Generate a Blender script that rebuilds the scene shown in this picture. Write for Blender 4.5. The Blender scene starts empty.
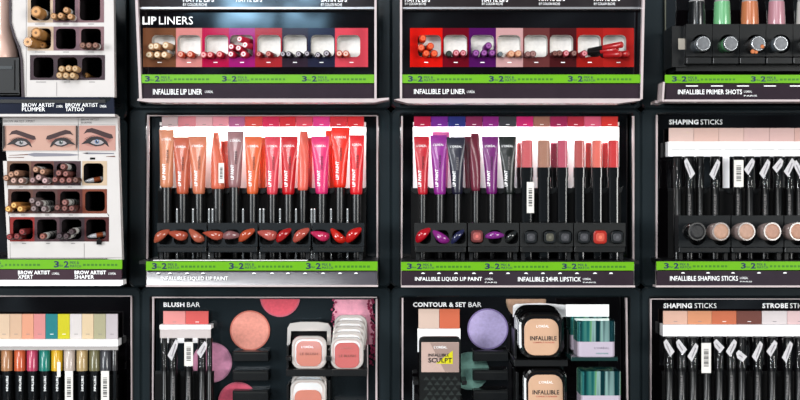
import bpy, bmesh, math, random
from mathutils import Vector, Matrix
random.seed(7)
C = bpy.context.scene.collection
PX = 0.0012          # metres per photo pixel on the plane y = 0
D = 1.6              # camera distance from that plane
ZC = 1.35            # camera height

# ---------------------------------------------------------------- camera, world, lamps, exposure
cam_d = bpy.data.cameras.new('camera'); cam = bpy.data.objects.new('camera', cam_d); C.objects.link(cam)
cam.location = (0, -D, ZC); cam.rotation_euler = (math.pi/2, 0, 0)
cam_d.sensor_width = 36; cam_d.lens = 36*D/(800*PX)
bpy.context.scene.camera = cam
vs = bpy.context.scene.view_settings
vs.view_transform = 'Standard'; vs.look = 'None'; vs.gamma = 1; vs.use_curve_mapping = False; vs.exposure = 0.38

w = bpy.data.worlds.new('store'); bpy.context.scene.world = w; w.use_nodes = True
nt = w.node_tree; nt.nodes.clear()
o_ = nt.nodes.new('ShaderNodeOutputWorld'); bg = nt.nodes.new('ShaderNodeBackground')
tc = nt.nodes.new('ShaderNodeTexCoord'); mp = nt.nodes.new('ShaderNodeMapping'); nz = nt.nodes.new('ShaderNodeTexNoise'); cr = nt.nodes.new('ShaderNodeValToRGB')
mp.inputs['Scale'].default_value = (5.5, 2.0, 9.0); mp.inputs['Location'].default_value = (0.9, 0.0, 0.25)
nz.inputs['Scale'].default_value = 1.5; nz.inputs['Detail'].default_value = 3.0; nz.inputs['Distortion'].default_value = 1.2
e = cr.color_ramp.elements
e[0].position = 0.42; e[0].color = (0.05, 0.058, 0.065, 1)
e[1].position = 0.72; e[1].color = (1.5, 1.9, 2.2, 1)
m_ = e.new(0.56); m_.color = (0.20, 0.27, 0.32, 1)
nt.links.new(tc.outputs['Generated'], mp.inputs[0]); nt.links.new(mp.outputs[0], nz.inputs['Vector'])
nt.links.new(nz.outputs['Fac'], cr.inputs[0]); nt.links.new(cr.outputs[0], bg.inputs[0]); nt.links.new(bg.outputs[0], o_.inputs[0])
bg.inputs[1].default_value = 0.4
def wmath(op, a, b_=None, c=None):
    n_ = nt.nodes.new('ShaderNodeMath'); n_.operation = op
    for i, v in enumerate((a, b_, c)):
        if v is None: continue
        if isinstance(v, (int, float)): n_.inputs[i].default_value = v
        else: nt.links.new(v, n_.inputs[i])
    return n_.outputs[0]
sep = nt.nodes.new('ShaderNodeSeparateXYZ'); nt.links.new(tc.outputs['Generated'], sep.inputs[0])
ny = wmath('MAXIMUM', wmath('MULTIPLY', sep.outputs[1], -1.0), 0.05)
uu = wmath('DIVIDE', sep.outputs[0], ny); vv_ = wmath('DIVIDE', sep.outputs[2], ny)
du = wmath('SUBTRACT', 1.0, wmath('POWER', wmath('ABSOLUTE', wmath('DIVIDE', wmath('SUBTRACT', uu, -0.105), 0.052)), 4.0))
dv = wmath('SUBTRACT', 1.0, wmath('POWER', wmath('ABSOLUTE', wmath('DIVIDE', wmath('SUBTRACT', vv_, 0.15), 0.024)), 4.0))
mask = wmath('MULTIPLY', wmath('MAXIMUM', du, 0.0), wmath('MAXIMUM', dv, 0.0))
nz2 = nt.nodes.new('ShaderNodeTexNoise'); nz2.inputs['Scale'].default_value = 42; nz2.inputs['Detail'].default_value = 3; nz2.inputs['Distortion'].default_value = 1.5
nt.links.new(tc.outputs['Generated'], nz2.inputs['Vector'])
blot = wmath('MULTIPLY', wmath('MAXIMUM', wmath('SUBTRACT', nz2.outputs['Fac'], 0.46), 0.0), 13.0)
win = wmath('MULTIPLY', mask, blot)  # blotchy blue glow added to the world for the left liner board to mirror
bg2 = nt.nodes.new('ShaderNodeBackground'); bg2.inputs[0].default_value = (0.40, 0.72, 1.0, 1); nt.links.new(wmath('MULTIPLY', win, 10.0), bg2.inputs[1])
add = nt.nodes.new('ShaderNodeAddShader'); nt.links.new(bg.outputs[0], add.inputs[0]); nt.links.new(bg2.outputs[0], add.inputs[1]); nt.links.new(add.outputs[0], o_.inputs[0])

def area(name, loc, target, sx, sy, power, col=(1, 1, 1)):
    l = bpy.data.lights.new(name, 'AREA'); l.shape = 'RECTANGLE'; l.size = sx; l.size_y = sy; l.energy = power; l.color = col
    ob = bpy.data.objects.new(name, l); C.objects.link(ob); ob.location = loc
    ob.rotation_euler = (Vector(target)-Vector(loc)).to_track_quat('-Z', 'Y').to_euler(); return ob
area('ceiling_lamp', (-0.8, -2.2, 3.0), (0, 0, 1.3), 1.6, 0.3, 14, (1, 0.98, 0.95))
area('ceiling_lamp', (-1.15, -6.5, 3.7), (0, 0, 1.3), 1.5, 0.9, 150, (0.97, 0.98, 1))
area('side_fill_light', (-3.6, -4.2, 1.75), (0, 0, 1.3), 1.8, 1.6, 190, (0.95, 0.98, 1))  # low side light added to brighten the recessed trays from the left
area('side_fill_light', (3.6, -4.2, 1.75), (0, 0, 1.3), 1.8, 1.6, 165, (1, 0.99, 0.96))  # its counterpart, added to fill from the right

# ---------------------------------------------------------------- helpers
def lin(c):
    return tuple(((v/255)/12.92 if v/255 <= 0.04045 else ((v/255+0.055)/1.055)**2.4) for v in c)
MATS = {}
def M(rgb, rough=0.45, metal=0.0, coat=0.0, trans=0.0, spec=0.28, noise=0.05, k=0.58, bump=0.0, nscale=60):
    key = (tuple(rgb), rough, metal, coat, trans, spec, noise, k, bump, nscale)
    if key in MATS: return MATS[key]
    m = bpy.data.materials.new('mat'); m.use_nodes = True; n = m.node_tree; b = n.nodes['Principled BSDF']
    col = [v*k for v in lin(rgb)]
    b.inputs['Roughness'].default_value = rough; b.inputs['Metallic'].default_value = metal
    b.inputs['Coat Weight'].default_value = coat; b.inputs['Coat Roughness'].default_value = 0.04
    b.inputs['Transmission Weight'].default_value = trans; b.inputs['Specular IOR Level'].default_value = spec
    t = n.nodes.new('ShaderNodeTexCoord'); z = n.nodes.new('ShaderNodeTexNoise'); z.inputs['Scale'].default_value = nscale; z.inputs['Detail'].default_value = 4
    n.links.new(t.outputs['Object'], z.inputs['Vector'])
    r = n.nodes.new('ShaderNodeValToRGB'); n.links.new(z.outputs['Fac'], r.inputs[0])
    r.color_ramp.elements[0].position = 0.3; r.color_ramp.elements[1].position = 0.7
    r.color_ramp.elements[0].color = [v*(1-noise) for v in col]+[1]; r.color_ramp.elements[1].color = [min(1, v*(1+noise)) for v in col]+[1]
    n.links.new(r.outputs[0], b.inputs['Base Color'])
    if bump:
        bp = n.nodes.new('ShaderNodeBump'); bp.inputs['Strength'].default_value = bump; bp.inputs['Distance'].default_value = 0.001
        n.links.new(z.outputs['Fac'], bp.inputs['Height']); n.links.new(bp.outputs[0], b.inputs['Normal'])
    MATS[key] = m; return m

def S(y): return (D+y)/D
def W(px, py, y=0.0):
    s = S(y); return Vector(((px-400)*PX*s, y, ZC+(200-py)*PX*s))
def L(n, y=0.0): return n*PX*S(y)

def rr(cx, cy, w, h, r, n=4):
    """rounded rectangle outline, counter-clockwise, 4*(n+1) points"""
    r = min(r, w/2-1e-6, h/2-1e-6); pts = []
    for (sx, sy, a0) in ((1, 1, 0), (-1, 1, 90), (-1, -1, 180), (1, -1, 270)):
        for i in range(n+1):
            a = math.radians(a0+90*i/n)
            pts.append((cx+sx*(w/2-r)+r*math.cos(a), cy+sy*(h/2-r)+r*math.sin(a)))
    return pts

class MB:
    def __init__(s): s.v = []; s.f = []; s.m = []; s.mats = []; s.sm = []
    def mi(s, m):
        if m not in s.mats: s.mats.append(m)
        return s.mats.index(m)
    def add(s, vs, fs, m, smooth=False, T=None):
        o = len(s.v); i = s.mi(m)
        s.v += [(T @ Vector(v)) if T is not None else Vector(v) for v in vs]
        for f in fs: s.f.append([o+k for k in f]); s.m.append(i); s.sm.append(smooth)
        return s
    def box(s, x0, x1, y0, y1, z0, z1, m, T=None, b=0.0):
        if b > 0:
            w, h = x1-x0, z1-z0
            rings = [[(x, y, z) for x, z in rr((x0+x1)/2, (z0+z1)/2, w-2*i, h-2*i, max(b-i*0.5, 1e-5), 2)] for y, i in ((y0, b*0.7), (y0+b*0.3, b*0.2), (y0+b, 0), (y1, 0))]
            return s.loft(rings, m, T=T)
        vs = [(x0, y0, z0), (x1, y0, z0), (x1, y1, z0), (x0, y1, z0), (x0, y0, z1), (x1, y0, z1), (x1, y1, z1), (x0, y1, z1)]
        return s.add(vs, [(0, 1, 5, 4), (1, 2, 6, 5), (2, 3, 7, 6), (3, 0, 4, 7), (4, 5, 6, 7), (3, 2, 1, 0)], m, T=T)
    def pbox(s, x0, y0, x1, y1, yf, d, m, b=0.0, T=None):
        """box whose front face lies at depth yf on pixel rect (x0,y0,x1,y1), depth d"""
        a = W(x0, y1, yf); c = W(x1, y0, yf)
        return s.box(a.x, c.x, yf, yf+d, a.z, c.z, m, T=T, b=b)
    def loft(s, rings, m, smooth=False, caps=(1, 1), T=None):
        n = len(rings[0]); vs = [p for r in rings for p in r]; fs = []
        for i in range(len(rings)-1):
            for j in range(n):
                k = (j+1) % n; fs.append((i*n+j, i*n+k, (i+1)*n+k, (i+1)*n+j))
        s.add(vs, fs, m, smooth, T)
        if caps[0]: s.add(rings[0], [tuple(range(n))[::-1]], m, False, T)
        if caps[1]: s.add(rings[-1], [tuple(range(n))], m, False, T)
        return s
    def prism(s, pts, yf, d, m, T=None):
        """pts are pixel points; extruded from yf back by d"""
        a = [W(x, y, yf) for x, y in pts]; b = [Vector((p.x, yf+d, p.z)) for p in a]
        return s.loft([a, b], m, T=T)
    def rod(s, p, d, prof, m, n=14, caps=(1, 1), sx=1.0):
        """lathe along direction d from p; prof = [(t, r), ...]"""
        d = Vector(d).normalized(); u = d.cross(Vector((0, 0, 1)))
        if u.length < 0.01: u = Vector((1, 0, 0))
        u.normalize(); v = u.cross(d)
        rings = [[Vector(p)+d*t+(u*math.cos(2*math.pi*i/n)*sx+v*math.sin(2*math.pi*i/n))*r for i in range(n)] for t, r in prof]
        return s.loft(rings, m, smooth=True, caps=caps)
    def holeplate(s, x0, y0, x1, y1, hx, hy, hw, hh, hr, yf, depth, m, mw, mb, pd):
        """plate on pixel rect with one rounded hole and a pocket of depth pd behind it (wall mw, bottom mb)"""
        inner = rr(hx, hy, hw, hh, hr, 4); outer = []
        for (x, y) in inner:
            dx, dy = x-hx, y-hy
            t = min(((x1-hx)/dx if dx > 1e-9 else (x0-hx)/dx if dx < -1e-9 else 1e9), ((y1-hy)/dy if dy > 1e-9 else (y0-hy)/dy if dy < -1e-9 else 1e9))
            outer.append((hx+dx*t, hy+dy*t))
        # snap the points nearest to each corner
        for c in ((x0, y0), (x1, y0), (x0, y1), (x1, y1)):
            k = min(range(len(outer)), key=lambda i: (outer[i][0]-c[0])**2+(outer[i][1]-c[1])**2); outer[k] = c
        a = [W(x, y, yf) for x, y in outer]; b = [W(x, y, yf) for x, y in inner]; n = len(a)
        c = [Vector((p.x, yf+pd, p.z)) for p in b]
        s.add(a+b, [(i, (i+1) % n, n+(i+1) % n, n+i) for i in range(n)], m)
        s.add(b+c, [(i, (i+1) % n, n+(i+1) % n, n+i) for i in range(n)], mw)
        s.add(c, [tuple(range(n))], mb)
        a2 = [Vector((p.x, yf+depth, p.z)) for p in a]
        s.add(a+a2, [(i, n+i, n+(i+1) % n, (i+1) % n) for i in range(n)], m)
        return s
    def build(s, name, parent=None):
        me = bpy.data.meshes.new(name); off = parent_off(parent)
        me.from_pydata([v-off for v in s.v], [], s.f)
        for m in s.mats: me.materials.append(m)
        me.polygons.foreach_set('material_index', s.m); me.polygons.foreach_set('use_smooth', s.sm)
        bm = bmesh.new(); bm.from_mesh(me); bmesh.ops.recalc_face_normals(bm, faces=bm.faces) if not getattr(s, 'keep', False) else None
        bm.to_mesh(me); bm.free(); me.update()
        ob = bpy.data.objects.new(name, me); C.objects.link(ob); ob.parent = parent
        ob['_o'] = list(off) if parent else [0, 0, 0]
        return ob
OFF = {}
def parent_off(p):
    return OFF.get(p.name, Vector((0, 0, 0))) if p is not None else Vector((0, 0, 0))
def thing(name, label, cat, loc, group=None):
    o = bpy.data.objects.new(name, None); C.objects.link(o); o.location = loc; o.empty_display_size = 0.01
    o['label'] = label; o['category'] = cat
    if group: o['group'] = group
    OFF[o.name] = Vector(loc); return o
def part(mb, name, parent, label=None):
    o = mb.build(name, parent); OFF[o.name] = parent_off(parent)
    if label: o['label'] = label
    return o
def tag(o, label, cat, group=None):
    o['label'] = label; o['category'] = cat
    if group: o['group'] = group
    return o
TXT = {}
def glyphs(txt, bold=0.0):
    if (txt, bold) not in TXT:
        c = bpy.data.curves.new('t', 'FONT'); c.body = txt; c.offset = bold; c.resolution_u = 2; c.fill_mode = 'FRONT'
        c.space_character = 1.0+bold*2
        o = bpy.data.objects.new('t', c); C.objects.link(o); bpy.context.view_layer.update()
        me = bpy.data.meshes.new_from_object(o.evaluated_get(bpy.context.evaluated_depsgraph_get()))
        v = [tuple(p.co) for p in me.vertices]; f = [tuple(p.vertices) for p in me.polygons]
        bpy.data.objects.remove(o); bpy.data.meshes.remove(me); bpy.data.curves.remove(c)
        xs = [p[0] for p in v]; ys = [p[1] for p in v]; ax, ay = min(xs), min(ys); bx, by = max(xs)-ax, max(ys)-ay
        TXT[(txt, bold)] = ([((p[0]-ax)/bx, (p[1]-ay)/by) for p in v], f)
    return TXT[(txt, bold)]
def textf(mb, txt, fn, m, bold=0.0):
    """text mapped by fn(u, v) -> point, u, v in 0..1"""
    v, f = glyphs(txt, bold); mb.add([fn(a, b) for a, b in v], f, m); mb.keep = True; return mb
def text(mb, txt, x0, y0, x1, y1, yf, m, bold=0.0):
    a = W(x0, y1, yf); c = W(x1, y0, yf)
    return textf(mb, txt, lambda u, v: Vector((a.x+(c.x-a.x)*u, yf, a.z+(c.z-a.z)*v)), m, bold)
def vtext(mb, txt, x0, y0, x1, y1, fy, m, bold=0.0):
    """text reading upwards inside pixel rect; fy(px, py) -> depth"""
    def fn(u, v):
        px = x0+(x1-x0)*(1-v); py = y1+(y0-y1)*u; return W(px, py, fy(px, py))
    return textf(mb, txt, fn, m, bold)

# common materials
GLOSS = M((34, 43, 47), 0.2, coat=0.15, noise=0.1, nscale=9, spec=0.35)
BLACK = M((13, 14, 15), 0.35, noise=0.1, spec=0.3)
BLACK2 = M((17, 18, 19), 0.3, noise=0.15, spec=0.35)
MATTE = M((7, 7, 8), 0.7, spec=0.15)
WELL = M((5, 5, 6), 0.6, spec=0.15)
BOARD = M((14, 11, 14), 0.05, noise=0.12, spec=0.5)
WHITE = M((252, 250, 250), 0.45, noise=0.01, k=0.95)
OFFW = M((226, 222, 216), 0.4, noise=0.03, k=0.8)
SILVER = M((225, 222, 224), 0.22, metal=0.7, noise=0.03)
CHROME = M((235, 235, 238), 0.1, metal=1.0, noise=0.01, k=1)
RAIL = M((58, 46, 54), 0.1, noise=0.08, spec=0.5)
GREEN = M((122, 200, 22), 0.3, noise=0.03, k=0.55)
GDARK = M((70, 140, 30), 0.4); NAVY = M((25, 40, 90), 0.5)
LABG = M((205, 202, 204), 0.4, noise=0.15, nscale=300, k=0.75)
TXTW = M((250, 250, 250), 0.5, k=0.95); TXTK = M((25, 22, 24), 0.5); TXTG = M((150, 145, 145), 0.5); REDT = M((215, 70, 50), 0.5)
EDGE = M((222, 206, 206), 0.3, k=0.62)
PAPER = M((228, 226, 224), 0.4, noise=0.02)
BAR = M((60, 60, 62), 0.5)
def clear(col=(235, 240, 240), a=0.25):
    m = M(col, 0.08, coat=0.3, noise=0.001, nscale=61+a); n = m.node_tree; b = n.nodes['Principled BSDF']; b.inputs['Alpha'].default_value = a; return m
CLEAR = clear()
SMOKE = clear((20, 20, 22), 0.5)
CLEAR2 = clear((220, 225, 228), 0.4)

# ---------------------------------------------------------------- the wall behind the trays
b = MB(); b.box(-1.7, 1.7, 0.16, 0.26, 0.0, 2.7, M((38, 38, 42), 0.6, noise=0.2, nscale=12)); o = b.build('wall_back'); o['kind'] = 'structure'
b = MB(); b.box(-1.7, 1.7, -2.6, 0.26, -0.06, 0.0, M((150, 146, 140), 0.3, noise=0.1, nscale=3)); o = b.build('floor'); o['kind'] = 'structure'

# ---------------------------------------------------------------- display trays
YB = 0.055     # face of a tray's back board
YW = 0.16
FY = 0.038      # front face of the frames
RY = -0.055    # face of the price rails
def frame_ring(mb, x0, y0, x1, y1, ix0, iy0, ix1, iy1, yf, d, m, r=6):
    o1 = rr((x0+x1)/2, (y0+y1)/2, x1-x0-3, y1-y0-3, r, 4); o2 = rr((x0+x1)/2, (y0+y1)/2, x1-x0, y1-y0, r, 4)
    i1 = rr((ix0+ix1)/2, (iy0+iy1)/2, ix1-ix0, iy1-iy0, 1.5, 4); i0 = rr((ix0+ix1)/2, (iy0+iy1)/2, ix1-ix0+3, iy1-iy0+3, 2.5, 4)
    A = [W(x, y, yf) for x, y in o1]; Bo = [W(x, y, yf+0.002) for x, y in o2]; Bb = [Vector((p.x, yf+d, p.z)) for p in Bo]
    I0 = [W(x, y, yf) for x, y in i0]; I1 = [W(x, y, yf+0.002) for x, y in i1]; Ib = [Vector((p.x, yf+d, p.z)) for p in I1]
    mb.loft([Bb, Bo, A, I0, I1, Ib], m, caps=(0, 0))
def promo(mb, x0, x1, y0, y1, yf, starts):
    pass
def rail(root, x0, x1, yg0, yg1, yr0, yr1, starts, texts, ticks=(), rmat=RAIL, lip=True, tilt=0.0):
    """green promotion strip, price rail under it and the white lip at the bottom"""
    h = yg1-yg0
    g = MB(); g.pbox(x0, yg0, x1, yg1, RY-0.0015, 0.003, GREEN); go = part(g, 'promotion_strip', root)
    t = MB()
    for s in starts:
        yf = RY-0.0017
        if s > x0-2: text(t, '3', s, yg0+1.4, s+5, yg1-1.4, yf, NAVY, 0.03)
        text(t, 'for', s+5.5, yg0+4.4, s+9.3, yg1-2.2, yf, NAVY)
        text(t, '2', s+9.8, yg0+1.4, s+14.8, yg1-1.4, yf, NAVY, 0.03)
        text(t, 'MIX &', s+16, yg0+1.6, s+25, yg0+h*0.48, yf, NAVY); text(t, 'MATCH', s+16, yg0+h*0.55, s+27, yg1-1.5, yf, NAVY)
        for q in range(9): t.pbox(s+29+q*4, yg0+h*0.45, s+32+q*4-random.random(), yg0+h*0.68, yf, 0.0001, GDARK)
    t.keep = True; part(t, 'promotion_text', go)
    r = MB(); T = None
    a0, a1 = W(x0+0.5, yr0, RY), W(x1-0.5, yr1, RY)
    r.loft([[Vector((a0.x, RY+0.0+tilt, a0.z)), Vector((a1.x, RY+tilt, a0.z)), Vector((a1.x, RY, a1.z)), Vector((a0.x, RY, a1.z))], [Vector((a0.x, RY+0.006, a0.z)), Vector((a1.x, RY+0.006, a0.z)), Vector((a1.x, RY+0.004, a1.z)), Vector((a0.x, RY+0.004, a1.z))]], rmat)
    ro = part(r, 'price_rail', root)
    if texts or ticks:
        t = MB()
        for (s, ax, ay, bx, by, bold) in texts: t = MB(); text(t, s, ax, ay, bx, by, RY-0.0004, TXTW, bold); part(t, 'rail_lettering', ro)
        for k in ticks: t = MB(); t.prism([(k-2, yr0+2.6), (k-1, yr0+1.4), (k+1, yr0+1.4), (k+2, yr0+2.6)], RY-0.0004, 0.0001, TXTW); part(t, 'tick_mark', ro)
def lip(root, pts, d=0.05, m=EDGE):
    b = MB(); b.prism(pts, RY-0.002, d, m); return part(b, 'white_lip', root)
def edge(root, xt, yt, xb, yb, wd=1.6, y=0.033, d=0.006, m=EDGE, name='side_edge'):
    b = MB(); b.prism([(xt-wd/2, yt), (xt+wd/2, yt), (xb+wd/2, yb), (xb-wd/2, yb)], y, d, m); return part(b, name, root)
def swatches(root, xs, y0, y1, cols, y=0.0385, name='swatch_strip', nums=True):
    b = MB()
    for i, c in enumerate(cols):
        b.pbox(xs[i], y0, xs[i+1]-0.35, y1, y, 0.003, M(c, 0.4, noise=0.02, k=0.68))
        if nums:
            mx = (xs[i]+xs[i+1])/2; b.pbox(mx-1.8, y1-(y1-y0)*0.2-0.5, mx+1.8, y1-(y1-y0)*0.2, y-0.0002, 0.0001, TXTW if sum(c) < 480 else TXTG)
    return part(b, name, root)
def tray(label, x0, y0, x1, y1, ix0, iy0, ix1, iy1, floor_px=None, bm=BOARD):
    """a black framed display tray on the wall: frame, back board, floor shelf"""
    a = W(x0, y1, 0.0); c = W(x1, y0, 0.0)
    root = thing('display_tray', label, 'display tray', ((a.x+c.x)/2, 0.10, a.z), 'framed display trays on the wall')
    b = MB(); frame_ring(b, x0, y0, x1, y1, ix0, iy0, ix1, iy1, FY, 0.16-FY, GLOSS); part(b, 'frame', root)
    b = MB(); b.box(W(ix0, 0, 0).x-0.004, W(ix1, 0, 0).x+0.004, YB, YB+0.004, W(0, iy1, 0).z-0.0015, W(0, iy0, 0).z+0.006, bm); part(b, 'back_board', root)
    if floor_px is not None:
        z = W(0, floor_px, RY).z
        b = MB(); b.box(W(ix0, 0, 0).x, W(ix1, 0, 0).x, RY+0.008, YB-0.0005, z-0.004, z, BLACK); part(b, 'shelf', root)
    return root, (W(0, floor_px, RY).z if floor_px is not None else None)

# ================================================================ ROW 0, lip liner trays
def pencil(name, label, px, py, r, rgb, ring, yf=-0.045, yb=-0.004, dx=0.0, dz=0.0, group=None, sticker=None, cat='pencil', tipc=(40, 35, 35), hollow=False):
    """a pencil lying in a pocket, end face at pixel (px, py) and depth yf, running back to depth yb"""
    p = W(px, py, yf); q = Vector((p.x+dx, yb, p.z+dz)); R = L(r, yf); d = q-p; ln = d.length
    root = thing(name, label, cat, (p.x, (yf+yb)/2, p.z), group)
    b = MB(); b.rod(p, d, [(0.0, R*0.82), (R*0.2, R), (ln, R)], M(rgb, 0.3, coat=0.3, noise=0.03), 14); body = part(b, 'barrel', root)
    u = d.normalized()
    b = MB(); b.rod(p-u*0.0004, d, [(0, R*0.70), (0.0006, R*0.72)], M(ring, 0.35), 12); part(b, 'end_cap', root)
    b = MB(); b.rod(p-u*0.0007, d, [(0, R*0.26), (0.0006, R*0.26)], M(tipc, 0.5), 8); part(b, 'core', root)
    if sticker:
        b = MB(); b.rod(p+u*(ln*sticker[0]), d, [(0, R*1.03), (ln*(sticker[1]-sticker[0]), R*1.03)], OFFW, 14)
        for q2 in range(3):
            f0 = sticker[0]+(sticker[1]-sticker[0])*(0.25+0.22*q2); b.rod(p+u*(ln*f0), d, [(0, R*1.05), (ln*0.04, R*1.05)], BAR, 14)
        part(b, 'barcode_sticker', root, 'white barcode sticker')
    return root
def liner_board(root, x0t, x0b, x1, y0, y1, xs, cols, hx, sy0=28, sy1=67):
    b = MB(); yf = -0.032
    mw = M((200, 196, 190), 0.3); mb = M((235, 231, 226), 0.35, k=0.95, noise=0.06, nscale=260)
    for i, c in enumerate(cols):
        b.holeplate(xs[i], sy0, xs[i+1], sy1, hx[i], 46, 23.2, 22, 4.5, yf, 0.002, M(c, 0.08, noise=0.03, k=0.6), mw, mb, 0.016)
        b.pbox((xs[i]+xs[i+1])/2-2, 62, (xs[i]+xs[i+1])/2+2, 62.8, yf-0.0002, 0.0001, TXTW)
    b.prism([(x0t, y0), (x1, y0), (x1, sy0), (x0t+0.5, sy0)], yf, 0.03, BOARD)
    b.prism([(x0b-0.5, sy1), (x1, sy1), (x1, y1), (x0b, y1)], yf, 0.03, BOARD)
    b.prism([(x0t, sy0), (xs[0], sy0), (xs[0], sy1), (x0b, sy1)], yf, 0.03, BOARD)
    b.prism([(xs[-1], sy0), (x1, sy0), (x1, sy1), (xs[-1], sy1)], yf, 0.03, BOARD)
    bb = part(b, 'pocket_board', root, 'black board with eight rounded pockets on coloured panels'); return bb
def top_rail(root, x0, x1, items):
    b = MB(); b.pbox(x0, -14, x1, 7, -0.045, 0.004, M((52, 46, 48), 0.1, coat=0.6, noise=0.1)); rr_ = part(b, 'upper_rail', root)
    for s, ax, ay, bx, by, bo in items: t = MB(); text(t, s, ax, ay, bx, by, -0.0453, TXTW, bo); part(t, 'rail_lettering', rr_)
    b = MB(); b.pbox(x0, 7, x1, 9, -0.047, 0.012, SILVER); part(b, 'silver_trim', root)

t1, _ = tray('tray of lip liners in eight pockets under the words LIP LINERS, top left centre', 129, -85, 391, 109, 141, -70, 377, 105)
liner_board(t1, 138, 141, 374.5, 9, 75, [143, 176, 202, 229, 255, 282, 308, 335, 368],
    [(120, 75, 50), (222, 140, 135), (190, 10, 70), (170, 20, 120), (175, 40, 45), (52, 35, 48), (38, 38, 62), (225, 75, 90)],
    [163.5, 189, 216.5, 241.5, 269, 295, 322.5, 348.5])
t = MB(); text(t, 'LIP', 142.5, 16.5, 156.5, 24.5, -0.0324, TXTW, 0.035); part(t, 'title_lettering', t1); t = MB(); text(t, 'LINERS', 159, 16.5, 193, 24.5, -0.0324, TXTW); part(t, 'title_lettering', t1)
top_rail(t1, 136, 375, [('MATTE LIPS', 183, -3, 214, 2, 0.02), ('BY COLOR RICHE', 183, 3.2, 207, 6, 0), ('MATTE LIPS', 236, -3, 262, 2, 0.02), ('SATIN LIPS', 321, -3, 347, 2, 0.02), ('BY COLOR RICHE', 321, 3.2, 342, 6, 0)])
rail(t1, 139, 375, 74.5, 83, 84, 98.5, [145, 222, 302], [('INFALLIBLE LIP LINER', 153, 89, 202, 94.5, 0.008), ("L'ORÉAL", 205, 90, 213, 93, 0)])
edge(t1, 134, -60, 140.5, 99, 2.6, -0.058, 0.008); edge(t1, 375.5, -60, 375.5, 99, 2.2, -0.058, 0.008)
lip(t1, [(138, 98.5), (376, 98.5), (389, 97.6), (389, 99.5), (374, 102.4), (150, 102.4), (137, 100.5)], 0.03, EDGE)

t2, _ = tray('tray of lip liners with an orange-red pocket panel at its left, top right centre', 391, -85, 641, 109, 401, -70, 635, 105)
liner_board(t2, 402.5, 402.5, 641, 9, 75, [410, 442.5, 469, 496, 523, 549.5, 576.5, 603, 634],
    [(232, 25, 15), (115, 12, 30), (85, 20, 95), (215, 165, 165), (110, 55, 55), (75, 25, 28), (165, 30, 25), (180, 35, 30)],
    [429.5, 455.5, 482.5, 509, 536, 561.5, 589.5, 614.5])
top_rail(t2, 402, 645, [('MATTE LIPS', 405, -3, 430, 2, 0.02), ('BY COLOR RICHE', 405, 2.6, 426, 5, 0), ('MATTE LIPS', 482, -3, 508, 2, 0.02), ('BY COLOR RICHE', 482, 2.6, 503, 5, 0), ('MATTE LIPS', 539, -3, 565, 1, 0.02), ('BY COLOR RICHE', 539, 2.6, 560, 5, 0), ('MATTE LIPS', 594, -3, 620, 1, 0.02), ('BY COLOR RICHE', 594, 2.6, 615, 5, 0)])
rail(t2, 401, 642, 74.5, 83, 84, 98.5, [408, 489, 568], [('INFALLIBLE LIP LINER', 414, 89, 465, 94, 0.008), ("L'ORÉAL", 467, 90, 475, 93, 0)])
edge(t2, 401, -60, 401, 99, 2.2, -0.058, 0.008); edge(t2, 645, -60, 641.5, 99, 2.4, -0.058, 0.008)
lip(t2, [(400, 98.5), (642, 98.5), (640, 100.5), (620, 103.2), (408, 103.2), (394, 99.5)], 0.03, EDGE)

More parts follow.
